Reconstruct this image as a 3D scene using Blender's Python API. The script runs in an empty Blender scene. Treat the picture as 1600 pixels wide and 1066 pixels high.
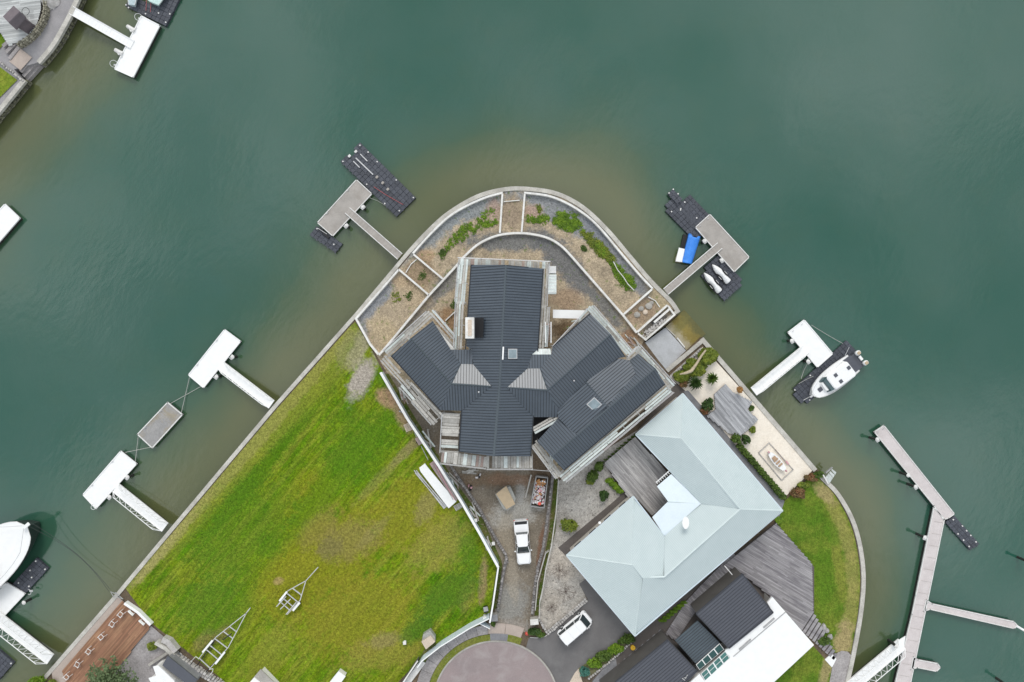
import bpy, bmesh, math, random
from mathutils import Vector, Matrix, noise
random.seed(7)
D = bpy.data
SC = bpy.context.scene
COL = SC.collection
R = math.radians

# ------------------------------------------------------------------ camera, sky, sun, exposure
H = 82.0            # camera height above the water (water is z = 0)
S = 0.0775          # metres per photo pixel at water level
cam = D.cameras.new("camera"); camo = D.objects.new("camera", cam); COL.objects.link(camo)
camo.location = (0, 0, H); camo.rotation_euler = (0, 0, 0)
cam.sensor_width = 36; cam.lens = 18 / (800 * S / H); cam.clip_start = 1; cam.clip_end = 2000
SC.camera = camo

SUN_EL, SUN_AZ = 43, -3        # azimuth clockwise from north (+Y)
w = D.worlds.new("World"); SC.world = w; w.use_nodes = True
nt = w.node_tree; nt.nodes.clear()
def wn(t, **k):
    n = nt.nodes.new(t)
    for a, b in k.items(): setattr(n, a, b)
    return n
sky = wn('ShaderNodeTexSky', sky_type='NISHITA', sun_disc=False)
sky.sun_elevation = R(SUN_EL); sky.sun_rotation = R(SUN_AZ); sky.dust_density = 3.0; sky.air_density = 1.0
tc = wn('ShaderNodeTexCoord'); mp = wn('ShaderNodeMapping'); mp.inputs['Scale'].default_value = (1, 1, 1.0)
mp.inputs['Location'].default_value = (3.1, 0.4, 0)
nz = wn('ShaderNodeTexNoise'); nz.inputs['Scale'].default_value = 3.8; nz.inputs['Detail'].default_value = 5
nz.inputs['Distortion'].default_value = 0.5
rp = wn('ShaderNodeValToRGB'); rp.color_ramp.elements[0].position = 0.42; rp.color_ramp.elements[0].color = (4.4, 4.9, 5.5, 1)
rp.color_ramp.elements[1].position = 0.62; rp.color_ramp.elements[1].color = (12.0, 12.4, 12.6, 1)
mx = wn('ShaderNodeMix', data_type='RGBA'); mx.inputs['Factor'].default_value = 0.86
bg = wn('ShaderNodeBackground'); bg.inputs['Strength'].default_value = 0.105
wo = wn('ShaderNodeOutputWorld')
L = nt.links.new
L(tc.outputs['Generated'], mp.inputs['Vector']); L(mp.outputs[0], nz.inputs['Vector']); L(nz.outputs['Fac'], rp.inputs[0])
L(sky.outputs[0], mx.inputs[6]); L(rp.outputs[0], mx.inputs[7]); L(mx.outputs[2], bg.inputs[0]); L(bg.outputs[0], wo.inputs[0])
sl = D.lights.new("sun", 'SUN'); sl.energy = 1.5; sl.angle = R(26); sl.color = (1.0, 0.965, 0.91)
so = D.objects.new("sun", sl); COL.objects.link(so)
_e, _a = R(SUN_EL), R(SUN_AZ)
sd = Vector((math.sin(_a) * math.cos(_e), math.cos(_a) * math.cos(_e), math.sin(_e)))
so.rotation_euler = sd.to_track_quat('Z', 'Y').to_euler()
SC.view_settings.view_transform = 'Standard'; SC.view_settings.look = 'None'
SC.view_settings.exposure = 0.15; SC.view_settings.gamma = 1; SC.view_settings.use_curve_mapping = False

# ------------------------------------------------------------------ helpers
G = 1.30            # ground level on the reclaimed land
def P(x, y, z=G):
    k = S * (H - z) / H
    return Vector(((x - 800) * k, (533 - y) * k, z))
def PP(pts, z=G): return [P(a, b, z) for a, b in pts]
def smooth(pts, n=6, closed=False):
    out = []; m = len(pts)
    for i in range(m - 1):
        p0 = pts[max(i - 1, 0)]; p1 = pts[i]; p2 = pts[i + 1]; p3 = pts[min(i + 2, m - 1)]
        for k in range(n):
            t = k / n
            out.append(tuple(0.5 * (2 * p1[j] + (p2[j] - p0[j]) * t + (2 * p0[j] - 5 * p1[j] + 4 * p2[j] - p3[j]) * t * t + (3 * p1[j] - p0[j] - 3 * p2[j] + p3[j]) * t ** 3) for j in (0, 1)))
    out.append(tuple(pts[-1])); return out
def offset(pts, d):
    out = []; m = len(pts)
    for i in range(m):
        a = Vector(pts[max(i - 1, 0)][:2]); b = Vector(pts[i][:2]); c = Vector(pts[min(i + 1, m - 1)][:2])
        d1 = (b - a).normalized() if i > 0 else (c - b).normalized()
        d2 = (c - b).normalized() if i < m - 1 else d1
        n1 = Vector((-d1.y, d1.x)); n2 = Vector((-d2.y, d2.x)); n = (n1 + n2)
        n = n.normalized() if n.length > 1e-6 else n1
        s = max(0.4, n.dot(n1)); q = b + n * (d / s); out.append((q.x, q.y))
    return out
def strip(pts, w, bias=0.0):
    a = offset(pts, w / 2 + bias); b = offset(pts, -w / 2 + bias)
    return a + b[::-1]
def inpoly(x, y, poly):
    c = False; j = len(poly) - 1
    for i in range(len(poly)):
        xi, yi = poly[i][0], poly[i][1]; xj, yj = poly[j][0], poly[j][1]
        if (yi > y) != (yj > y) and x < (xj - xi) * (y - yi) / (yj - yi) + xi: c = not c
        j = i
    return c

class MB:
    def __init__(s): s.v = []; s.f = []; s.m = []; s.cur = 0
    def add(s, vs, fs):
        o = len(s.v); s.v += [tuple(v) for v in vs]; s.f += [tuple(i + o for i in f) for f in fs]; s.m += [s.cur] * len(fs)
        return s
    def sheet(s, pts): return s.add(pts, [range(len(pts))])
    def prism(s, pts, z0, z1=None):
        """pts: 3D or 2D; vertical prism between z0 and z1 (z1 None: top follows the points' own z, bottom z0 below)"""
        n = len(pts)
        if z1 is None: top = [Vector(p) for p in pts]; bot = [Vector((p[0], p[1], p[2] - z0)) for p in pts]
        else: top = [Vector((p[0], p[1], z1)) for p in pts]; bot = [Vector((p[0], p[1], z0)) for p in pts]
        fs = [tuple(range(n)), tuple(range(2 * n - 1, n - 1, -1))] + [(i, i + n, (i + 1) % n + n, (i + 1) % n) for i in range(n)]
        return s.add(top + bot, fs)
    def box(s, c, sz, rz=0.0, bev=0.0):
        hx, hy, hz = sz[0] / 2, sz[1] / 2, sz[2] / 2
        b = min(bev, hx * .9, hy * .9, hz * .9) if bev else 0
        M = Matrix.Translation(Vector(c)) @ Matrix.Rotation(rz, 4, 'Z')
        if not b:
            vs = [M @ Vector((x, y, z)) for z in (-hz, hz) for x, y in ((-hx, -hy), (hx, -hy), (hx, hy), (-hx, hy))]
            return s.add(vs, [(3, 2, 1, 0), (4, 5, 6, 7), (0, 1, 5, 4), (1, 2, 6, 5), (2, 3, 7, 6), (3, 0, 4, 7)])
        ring = lambda ix, iy, z: [Vector((x, y, z)) for x, y in ((-ix + b, -iy), (ix - b, -iy), (ix, -iy + b), (ix, iy - b), (ix - b, iy), (-ix + b, iy), (-ix, iy - b), (-ix, -iy + b))]
        rr = [ring(hx - b * .5, hy - b * .5, -hz), ring(hx, hy, -hz + b), ring(hx, hy, hz - b), ring(hx - b * .7, hy - b * .7, hz)]
        return s.loft([[M @ v for v in r] for r in rr])
    def loft(s, rings, cap=True):
        n = len(rings[0]); vs = [v for r in rings for v in r]; fs = []
        for k in range(len(rings) - 1):
            for i in range(n):
                j = (i + 1) % n; fs.append((k * n + i, k * n + j, (k + 1) * n + j, (k + 1) * n + i))
        if cap: fs.append(tuple(range(n - 1, -1, -1))); fs.append(tuple(range((len(rings) - 1) * n, len(rings) * n)))
        return s.add(vs, fs)
    def bar(s, p, q, w, h):
        p = Vector(p); q = Vector(q); d = (q - p).normalized()
        up = Vector((0, 0, 1)) if abs(d.z) < .95 else Vector((1, 0, 0))
        x = d.cross(up).normalized() * (w / 2); y = x.cross(d).normalized() * (h / 2)
        vs = [p - x - y, p + x - y, p + x + y, p - x + y, q - x - y, q + x - y, q + x + y, q - x + y]
        return s.add(vs, [(3, 2, 1, 0), (4, 5, 6, 7), (0, 1, 5, 4), (1, 2, 6, 5), (2, 3, 7, 6), (3, 0, 4, 7)])
    def tube(s, p, q, r, n=6, r2=None):
        p = Vector(p); q = Vector(q); d = (q - p).normalized(); r2 = r if r2 is None else r2
        up = Vector((0, 0, 1)) if abs(d.z) < .95 else Vector((1, 0, 0))
        x = d.cross(up).normalized(); y = x.cross(d)
        ra = [p + (x * math.cos(a) + y * math.sin(a)) * r for a in [2 * math.pi * i / n for i in range(n)]]
        rb = [q + (x * math.cos(a) + y * math.sin(a)) * r2 for a in [2 * math.pi * i / n for i in range(n)]]
        return s.loft([ra, rb])
    def path(s, pts, r, n=5):
        for a, b in zip(pts[:-1], pts[1:]): s.tube(a, b, r, n)
        return s
    def leaves(s, c, rad, n, size, rnd=random, squash=1.0, surf=0.5, poly=None):
        c = Vector(c)
        for _ in range(n):
            while True:
                d = Vector((rnd.uniform(-1, 1), rnd.uniform(-1, 1), rnd.uniform(-1, 1)))
                if 0.05 < d.length <= 1: break
            if rnd.random() < surf: d = d.normalized() * rnd.uniform(.75, 1.05)
            lump = 1 + .28 * noise.noise(d.normalized() * 1.7 + c * .7)
            p = c + Vector((d.x * rad[0], d.y * rad[1], d.z * rad[2])) * lump
            if p.z < G + .01: p.z = G + .01 + rnd.random() * .05
            a = rnd.uniform(0, 6.28); t = rnd.uniform(-.9, .9); l = size * rnd.uniform(.6, 1.3)
            u = Vector((math.cos(a), math.sin(a), t * .7)).normalized() * l
            v = u.cross(Vector((rnd.uniform(-.5, .5), rnd.uniform(-.5, .5), 1))).normalized() * l * .38
            s.add([p - u * .5, p + v, p + u * .5, p - v], [(0, 1, 2, 3)])
        return s
    def build(s, name, mat, parent=None, mats=None, smooth_=False):
        me = D.meshes.new(name); o0 = origin(parent) if parent else Vector((0, 0, 0))
        me.from_pydata([(a - o0.x, b - o0.y, c - o0.z) for a, b, c in s.v], [], s.f)
        for m in (mats or [mat]): me.materials.append(m)
        if mats: me.polygons.foreach_set('material_index', s.m)
        if smooth_: me.polygons.foreach_set('use_smooth', [True] * len(s.f))
        me.update()
        ob = D.objects.new(name, me); COL.objects.link(ob)
        if parent: ob.parent = parent
        return ob
def origin(o):
    v = Vector(o.location); p = o.parent
    while p: v = v + Vector(p.location); p = p.parent
    return v
def tag(o, label=None, cat=None, group=None, kind=None):
    if label: o['label'] = label
    if cat: o['category'] = cat
    if group: o['group'] = group
    if kind: o['kind'] = kind
    return o
def thing(name, loc, label, cat, group=None, rz=0.0):
    o = D.objects.new(name, None); COL.objects.link(o); o.empty_display_size = .3
    o.location = loc; o.rotation_euler = (0, 0, rz); return tag(o, label, cat, group)
def piece(name, me, parent, loc, rz=0.0, sc=None, mat=None):
    """alike piece sharing mesh data, placed in world coordinates under an unrotated parent"""
    ob = D.objects.new(name, me); COL.objects.link(ob); o0 = origin(parent)
    ob.parent = parent; ob.location = Vector(loc) - o0; ob.rotation_euler = (0, 0, rz)
    if sc: ob.scale = sc
    if mat:
        ob.material_slots[0].link = 'OBJECT'; ob.material_slots[0].material = mat
    return ob
def unit(name, mat, bev=0.0, sz=(1, 1, 1)):
    m = MB().box((0, 0, 0), sz, 0, bev); me = D.meshes.new(name); me.from_pydata(m.v, [], m.f); me.materials.append(mat); me.update(); return me

# ------------------------------------------------------------------ materials
def newmat(name):
    m = D.materials.new(name); m.use_nodes = True; n = m.node_tree; b = n.nodes['Principled BSDF']; return m, n, b
def node(n, t, **k):
    q = n.nodes.new(t)
    for a, v in k.items(): setattr(q, a, v)
    return q
def noi(n, vec, scale, detail=4, rough=.6, dist=0.0):
    q = node(n, 'ShaderNodeTexNoise'); q.inputs['Scale'].default_value = scale; q.inputs['Detail'].default_value = detail
    q.inputs['Roughness'].default_value = rough; q.inputs['Distortion'].default_value = dist
    n.links.new(vec, q.inputs['Vector']); return q.outputs['Fac']
def mapr(n, v, a, b, c, d):
    q = node(n, 'ShaderNodeMapRange'); q.clamp = True
    for i, x in zip(('From Min', 'From Max', 'To Min', 'To Max'), (a, b, c, d)): q.inputs[i].default_value = x
    n.links.new(v, q.inputs['Value']); return q.outputs['Result']
def mixc(n, f, a, b, mode='MIX'):
    q = node(n, 'ShaderNodeMix', data_type='RGBA', blend_type=mode)
    if isinstance(f, float): q.inputs[0].default_value = f
    else: n.links.new(f, q.inputs[0])
    for s_, x in ((6, a), (7, b)):
        if isinstance(x, (tuple, list)): q.inputs[s_].default_value = (*x[:3], 1)
        else: n.links.new(x, q.inputs[s_])
    return q.outputs[2]
def mth(n, op, a, b=0.0, c=None):
    q = node(n, 'ShaderNodeMath', operation=op)
    for i, x in enumerate((a, b) if c is None else (a, b, c)):
        if isinstance(x, (int, float)): q.inputs[i].default_value = x
        else: n.links.new(x, q.inputs[i])
    return q.outputs[0]
def bump(n, b, h, strength, dist=.05):
    q = node(n, 'ShaderNodeBump'); q.inputs['Strength'].default_value = strength; q.inputs['Distance'].default_value = dist
    n.links.new(h, q.inputs['Height']); n.links.new(q.outputs[0], b.inputs['Normal'])
def wpos(n, rot=0.0, sc=(1, 1, 1)):
    g = node(n, 'ShaderNodeNewGeometry'); m = node(n, 'ShaderNodeMapping'); m.vector_type = 'POINT'
    m.inputs['Rotation'].default_value = (0, 0, rot); m.inputs['Scale'].default_value = sc
    if rot and sc != (1, 1, 1):
        m.inputs['Scale'].default_value = (1, 1, 1); m2 = node(n, 'ShaderNodeMapping'); m2.inputs['Scale'].default_value = sc
        n.links.new(g.outputs['Position'], m.inputs[0]); n.links.new(m.outputs[0], m2.inputs[0]); return m2.outputs[0]
    n.links.new(g.outputs['Position'], m.inputs[0]); return m.outputs[0]

def mat(name, col, col2=None, scale=1.5, rough=.8, fine=12.0, fineamt=.25, bmp=.0, metal=0.0, spec=.5, rnd=0.0, island=False, stain=None, stainamt=.0, stretch=None, lo=.35, hi=.65):
    m, n, b = newmat(name); v = wpos(n, *(stretch if stretch else (0.0, (1, 1, 1))))
    col2 = col2 or tuple(c * .82 for c in col)
    c = mixc(n, mapr(n, noi(n, v, scale, 5), lo, hi, 0, 1), col, col2)
    f = noi(n, v, fine, 3, .7)
    k = mapr(n, f, .3, .7, 1 - fineamt, 1 + fineamt)
    c = mixc(n, 1.0, c, comb(n, k), 'MULTIPLY')
    if stain: c = mixc(n, mapr(n, noi(n, wpos(n), .55, 6, .65, .6), .5, .72, 0, stainamt), c, stain)
    if rnd or island:
        if island: r = node(n, 'ShaderNodeNewGeometry').outputs['Random Per Island']
        else: r = node(n, 'ShaderNodeObjectInfo').outputs['Random']
        c = mixc(n, 1.0, c, comb(n, mapr(n, r, 0, 1, 1 - (rnd or .3), 1 + (rnd or .3))), 'MULTIPLY')
    n.links.new(c, b.inputs['Base Color'])
    b.inputs['Roughness'].default_value = rough; b.inputs['Metallic'].default_value = metal
    b.inputs['Specular IOR Level'].default_value = spec
    if bmp: bump(n, b, f, bmp)
    return m
def comb(n, v):
    q = node(n, 'ShaderNodeCombineColor')
    for i in range(3): n.links.new(v, q.inputs[i])
    return q.outputs[0]

def ground(name, base, base2, scale, fine, fineamt, blobs=(), bmp=.3, rough=.95, stretch=None, stripes=None, speck=None, lo=.38, hi=.62, light=None, streak=None):
    """land surface: two tone base + named patches (px, py, rx, ry, deg, colour, strength) of really different ground"""
    m, n, b = newmat(name); v = wpos(n, *(stretch if stretch else (0.0, (1, 1, 1)))); w0 = wpos(n)
    c = mixc(n, mapr(n, noi(n, v, scale, 6, .62), lo, hi, 0, 1), base, base2)
    c = mixc(n, mapr(n, noi(n, w0, scale * .23, 4, .5), .35, .65, 0, .6), c, tuple((x + y) / 2 for x, y in zip(base, base2)))
    if stripes:
        rot, freq, sc, amt = stripes
        vv = wpos(n, rot, (freq, .06, 1)); c = mixc(n, mapr(n, noi(n, vv, 1.0, 4, .6), .42, .62, 0, amt), c, sc)
    if streak: c = mixc(n, 1.0, c, comb(n, mapr(n, noi(n, wpos(n, streak[0], (4.2, .55, 1)), 1.0, 4, .7), .3, .7, 1 - streak[1] * .5, 1 + streak[1] * .5)), 'MULTIPLY')
    wn_ = noi(n, w0, .9, 5, .65); wn2 = noi(n, w0, 4.5, 4, .7)
    xyz = node(n, 'ShaderNodeSeparateXYZ'); n.links.new(w0, xyz.inputs[0])
    for (px, py, rx, ry, deg, bc, st) in blobs:
        q = P(px, py); a = R(deg); ca, sa = math.cos(a), math.sin(a); kx, ky = 1 / (rx * S), 1 / (ry * S)
        dx = mth(n, 'SUBTRACT', xyz.outputs[0], q.x); dy = mth(n, 'SUBTRACT', xyz.outputs[1], q.y)
        u = mth(n, 'ADD', mth(n, 'MULTIPLY', dx, ca * kx), mth(n, 'MULTIPLY', dy, sa * kx))
        t = mth(n, 'ADD', mth(n, 'MULTIPLY', dx, -sa * ky), mth(n, 'MULTIPLY', dy, ca * ky))
        d = mth(n, 'SQRT', mth(n, 'ADD', mth(n, 'MULTIPLY', u, u), mth(n, 'MULTIPLY', t, t)))
        d = mth(n, 'ADD', d, mth(n, 'MULTIPLY', mth(n, 'SUBTRACT', wn_, .5), 1.7))
        d = mth(n, 'ADD', d, mth(n, 'MULTIPLY', mth(n, 'SUBTRACT', wn2, .5), .9))
        c = mixc(n, mapr(n, d, .72, 1.25, st, 0), c, bc)
    f = noi(n, w0, fine, 3, .75)
    c = mixc(n, 1.0, c, comb(n, mapr(n, f, .3, .7, 1 - fineamt, 1 + fineamt)), 'MULTIPLY')
    f2 = noi(n, w0, fine * .35, 3, .6)
    c = mixc(n, 1.0, c, comb(n, mapr(n, f2, .3, .7, 1 - fineamt * .6, 1 + fineamt * .6)), 'MULTIPLY')
    if speck: c = mixc(n, mapr(n, noi(n, w0, speck[1], 2, .5), speck[2], speck[2] + .08, 0, speck[3]), c, speck[0])
    n.links.new(c, b.inputs['Base Color']); b.inputs['Roughness'].default_value = rough
    b.inputs['Specular IOR Level'].default_value = .15
    if bmp: bump(n, b, f, bmp, .08)
    return m

STRAW = (.40, .31, .20); DIRT = (.24, .185, .13); REDDIRT = (.33, .20, .12); GREY = (.22, .22, .22); GRN = (.075, .155, .015); YEL = (.24, .25, .02)
M = {}
M['lawn'] = ground('lawn', (.066, .165, .003), (.165, .215, .006), .35, 9, .5, stripes=(R(40), 1.3, (.235, .245, .03), .6), streak=(R(40), .8), blobs=[
    (400, 690, 250, 11, 49, (.31, .28, .10), .85), (262, 850, 90, 9, 49, (.31, .28, .10), .85), (500, 572, 90, 12, 49, (.28, .26, .07), .7), (430, 672, 230, 24, 49, (.20, .22, .03), .6),
    (500, 880, 120, 62, 40, (.215, .205, .014), .7), (560, 960, 95, 60, 20, (.22, .205, .02), .7), (640, 800, 75, 50, 35, (.215, .205, .018), .7), (470, 790, 60, 36, 45, (.205, .205, .012), .5), (530, 740, 150, 22, 49, (.075, .18, .004), .6), (380, 770, 120, 14, 49, (.055, .145, .003), .6), (430, 620+90, 140, 10, 49, (.06, .15, .003), .5),
    (690, 850, 55, 35, 40, (.25, .225, .05), .6), (600, 1020, 70, 26, 10, (.25, .215, .04), .6), (420, 1020, 60, 24, 50, (.22, .23, .03), .6),
    (545, 845, 50, 30, 20, (.225, .185, .06), .6), (500, 825, 40, 20, 45, (.22, .185, .05), .5), (516, 855, 20, 16, 40, (.16, .14, .055), .55), (585, 830, 34, 8, 45, (.25, .215, .08), .4), (600, 1000, 26, 12, 10, (.25, .205, .10), .45),
    (640, 700, 46, 7, 44, (.26, .21, .10), .75), (600, 740, 60, 8, 45, (.235, .215, .06), .5), (668, 790, 30, 14, 60, (.26, .215, .09), .55),
    (565, 592, 17, 36, -25, (.36, .32, .27), 1.0), (560, 548, 12, 34, -20, (.35, .31, .22), .85), (548, 545, 20, 30, -30, (.24, .24, .10), .6), (608, 622, 20, 15, -30, (.36, .23, .14), .95), (632, 652, 12, 24, 25, (.34, .23, .14), .85), (600, 590, 14, 16, 0, (.07, .165, .01), .7),
    (755, 905, 7, 34, -5, (.29, .20, .11), .75), (730, 930, 12, 26, -20, (.24, .21, .06), .5), (345, 990, 20, 8, 40, (.25, .18, .07), .8), (434, 908, 8, 6, 30, (.34, .25, .1), .8), (318, 1000, 20, 10, 45, (.22, .17, .07), .6),
    (380, 830, 60, 100, -40, (.072, .165, .008), .55), (330, 950, 60, 45, 20, (.066, .16, .008), .6), (700, 930, 60, 24, 35, (.062, .15, .010), .75), (650, 985, 30, 14, 40, (.062, .15, .012), .7), (560, 690, 60, 60, 0, (.075, .17, .008), .5), (735, 860, 16, 30, 10, (.07, .16, .01), .6)])
M['lawn_east'] = ground('lawn_east', (.078, .155, .012), (.155, .20, .025), .5, 9, .42, streak=(R(10), .3), blobs=[
    (1303, 795, 11, 36, 32, (.27, .245, .07), .6), (1322, 845, 12, 40, 20, (.28, .25, .08), .6), (1332, 895, 12, 40, 5, (.28, .25, .08), .6), (1330, 950, 11, 44, -4, (.28, .25, .08), .6), (1318, 1000, 14, 30, -12, (.34, .27, .13), .9),
    (1288, 770, 10, 24, 40, (.32, .26, .12), .8), (1285, 900, 14, 60, 0, (.075, .165, .01), .6), (1250, 800, 28, 12, -40, (.085, .17, .012), .5), (1310, 880, 8, 60, 8, (.21, .22, .04), .7), (1300, 835, 10, 20, 20, (.07, .16, .01), .6), (1291, 1045, 8, 30, -15, (.31, .25, .12), .8)])
M['lawn_nw'] = ground('lawn_nw', (.10, .18, .012), (.2, .24, .03), .5, 9, .35)
M['verge'] = ground('verge', (.13, .17, .02), (.20, .20, .05), .6, 10, .35, speck=((.3, .27, .2), 5, .62, .6))
M['strip_grass'] = ground('strip_grass', (.05, .10, .012), (.13, .12, .04), .8, 10, .4, speck=((.25, .2, .15), 4, .6, .7))
M['site'] = ground('site', (.47, .38, .265), (.30, .245, .175), .55, 14, .5, blobs=[
    (690, 350, 95, 17, 42, (.235, .25, .255), .95), (740, 326, 60, 14, 22, (.235, .25, .255), .95), (593, 465, 52, 11, 50, (.235, .245, .26), .95), (566, 512, 8, 16, 20, (.22, .23, .24), .85), (600, 520, 20, 24, 40, (.44, .35, .22), .6),
    (880, 335, 90, 20, -30, (.235, .245, .255), .95), (960, 400, 90, 10, -52, (.20, .21, .23), .9), (1000, 445, 34, 9, -50, (.2, .2, .2), .8),
    (800, 378, 75, 14, 0, (.17, .17, .165), .95), (880, 410, 70, 20, -48, (.155, .155, .155), .95), (945, 480, 60, 9, -50, (.17, .17, .165), .9),
    (700, 440, 50, 12, 47, (.2, .2, .19), .8), (650, 500, 60, 9, 49, (.17, .16, .15), .7), (665, 400, 14, 10, 0, (.45, .31, .19), .8), (625, 440, 11, 9, 0, (.45, .31, .19), .7),
    (770, 325, 12, 14, 0, (.36, .26, .21), .8), (833, 330, 14, 10, 0, (.40, .28, .22), .8), (640, 450, 40, 22, -45, (.42, .33, .22), .7), (800, 335, 14, 26, 0, (.28, .22, .16), .85),
    (655, 425, 24, 22, 40, (.27, .20, .13), .85), (700, 500, 16, 22, 0, (.28, .17, .09), .8), (885, 470, 26, 16, 0, (.34, .24, .16), .7), (885, 518, 20, 18, 0, (.14, .095, .055), .9),
    (1005, 485, 30, 18, 40, (.30, .22, .15), .8), (1030, 470, 24, 8, -50, (.36, .30, .19), .8), (1025, 505, 24, 9, 40, (.16, .155, .15), .8), (985, 530, 16, 14, 0, (.30, .17, .09), .7)],
    speck=((.10, .16, .02), 1.6, .63, .55))
M['yard'] = ground('yard', (.235, .20, .155), (.165, .14, .11), .5, 13, .4, blobs=[
    (805, 800, 42, 22, 20, (.40, .385, .35), .8), (812, 770, 8, 18, 0, (.36, .35, .33), .7), (760, 750, 40, 12, 0, (.19, .13, .08), .7), (800, 750, 40, 9, 0, (.24, .15, .10), .7),
    (800, 940, 26, 30, 0, (.26, .255, .235), .8), (845, 860, 5, 40, -6, (.20, .10, .06), .7), (800, 900, 9, 40, 5, (.33, .29, .23), .6), (850, 730, 26, 24, 0, (.13, .09, .06), .8),
    (800, 978, 30, 10, 0, (.30, .27, .24), .7), (790, 840, 12, 40, 0, (.31, .265, .20), .6), (700, 680, 20, 40, -25, (.19, .15, .11), .8)], speck=((.4, .37, .33), 5, .64, .6))
M['pebble'] = ground('pebble', (.46, .43, .39), (.34, .315, .28), .6, 10, .38, blobs=[(890, 880, 34, 26, 0, (.52, .46, .39), .6), (920, 800, 30, 26, 0, (.48, .46, .43), .5), (862, 950, 20, 26, 0, (.40, .35, .29), .5)],
    speck=((.13, .12, .11), 4.2, .62, .75))
M['cream'] = ground('cream', (.84, .77, .67), (.78, .70, .59), .8, 12, .10, speck=((.62, .46, .34), 6, .68, .4), bmp=.2)
M['brownearth'] = ground('brownearth', (.17, .125, .08), (.10, .08, .06), .8, 10, .35)
M['planting'] = ground('planting', (.10, .13, .03), (.2, .17, .12), 1.2, 10, .4)
M['ramp'] = mat('ramp', (.46, .47, .49), (.38, .39, .40), .5, .85, 10, .12, .2, stain=(.27, .27, .26), stainamt=.5)
M['algae'] = ground('algae', (.20, .155, .045), (.25, .20, .06), .6, 7, .12, rough=.5, bmp=.1, blobs=[(1060, 530, 12, 34, 42, (.38, .34, .25), .85), (1098, 508, 13, 60, 42, (.12, .115, .048), 1.0), (1075, 497, 7, 40, -40, (.15, .14, .05), .6)])
M['concrete'] = mat('concrete', (.44, .42, .38), (.33, .31, .28), .8, .9, 10, .2, .2, stain=(.2, .19, .17), stainamt=.6)
M['cap'] = mat('cap', (.56, .54, .49), (.42, .40, .36), .9, .9, 9, .2, .2, stain=(.23, .22, .2), stainamt=.5)
M['seawall_face'] = mat('seawall_face', (.10, .09, .06), (.06, .055, .04), 1.2, .8, 6, .4, .3)
M['white_wall'] = mat('white_wall', (.80, .79, .76), (.66, .65, .62), 1.2, .8, 9, .12, stain=(.45, .42, .37), stainamt=.55)
M['asphalt'] = mat('asphalt', (.165, .157, .155), (.135, .129, .128), .35, .9, 14, .12, .15, stain=(.20, .195, .19), stainamt=.5)
M['road'] = mat('road', (.31, .25, .245), (.265, .22, .218), .22, .9, 14, .12, .15, stain=(.36, .32, .31), stainamt=.8)
M['pathdark'] = mat('pathdark', (.125, .108, .097), (.10, .087, .08), .6, .85, 8, .15, .1)
M['pathgrey'] = mat('pathgrey', (.25, .25, .26), (.19, .19, .2), .8, .9, 10, .2, .1)
M['pathpale'] = mat('pathpale', (.33, .315, .32), (.27, .26, .265), .8, .9, 10, .15, .1); M['paver'] = mat('paver', (.36, .335, .33), (.27, .25, .245), .9, .9, 5, .25, .2, rnd=.08)
M['pinkconc'] = mat('pinkconc', (.46, .385, .335), (.40, .33, .285), .7, .9, 10, .12, .1)
def boards(name, c1, c2, rot, c3=None, width=.14, rough=.85):
    m, n, b = newmat(name); v = wpos(n, rot, (7.0, .35, 1)); v2 = wpos(n, rot, (1.6, .25, 1))
    c = mixc(n, mapr(n, noi(n, v, 1.0, 4, .65), .35, .66, 0, 1), c1, c2)
    c = mixc(n, mapr(n, noi(n, v2, 1.0, 4, .6), .45, .65, 0, .8), c, c3 or tuple(x * .6 for x in c1))
    r = node(n, 'ShaderNodeNewGeometry').outputs['Random Per Island']
    c = mixc(n, 1.0, c, comb(n, mapr(n, r, 0, 1, .78, 1.2)), 'MULTIPLY')
    n.links.new(c, b.inputs['Base Color']); b.inputs['Roughness'].default_value = rough; b.inputs['Specular IOR Level'].default_value = .2
    return m
M['deck_a'] = boards('deck_a', (.46, .44, .43), (.27, .26, .26), R(139), (.60, .58, .56))
M['deck_b'] = boards('deck_b', (.42, .425, .44), (.26, .265, .28), R(139), (.52, .525, .54))
M['deck_c'] = boards('deck_c', (.31, .295, .30), (.165, .155, .17), R(121), (.38, .365, .37))
M['deck_brown'] = boards('deck_brown', (.34, .18, .11), (.24, .13, .085), R(40), (.40, .235, .14))
M['deck_nw'] = boards('deck_nw', (.50, .51, .50), (.36, .37, .37), R(82), (.6, .61, .6))
M['float_deck'] = mat('float_deck', (.40, .37, .34), (.33, .305, .28), .8, .9, 12, .15, .1, stain=(.26, .23, .2), stainamt=.6)
M['float_deck2'] = mat('float_deck2', (.62, .57, .56), (.54, .49, .48), .9, .9, 12, .12, .1)
M['raft_deck'] = mat('raft_deck', (.34, .33, .325), (.27, .265, .26), .9, .9, 8, .15, .1, stain=(.30, .235, .12), stainamt=.8)
M['white'] = mat('white', (.86, .86, .85), (.82, .82, .81), 1.5, .55, 10, .02)
M['trim'] = mat('trim', (.75, .74, .72), (.6, .59, .57), 3, .6, 10, .1)
M['rail'] = mat('rail', (.62, .63, .63), (.5, .5, .5), 3, .5, 10, .1)
M['skirt'] = mat('skirt', (.018, .020, .018), (.03, .03, .025), 2, .7, 8, .2)
M['cube'] = mat('cube', (.052, .057, .072), (.066, .072, .088), 1.3, .65, 9, .25, rnd=.16)
M['roof'] = mat('roof', (.068, .088, .112), (.056, .074, .096), .45, .36, 6, .09, spec=.85, stain=(.10, .12, .14), stainamt=.3)
M['roof_seam'] = mat('roof_seam', (.016, .021, .028), (.016, .021, .028), .6, .45, 6, .05)
M['ridge'] = mat('ridge', (.085, .105, .122), (.078, .096, .112), .8, .42, 6, .05)
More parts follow.
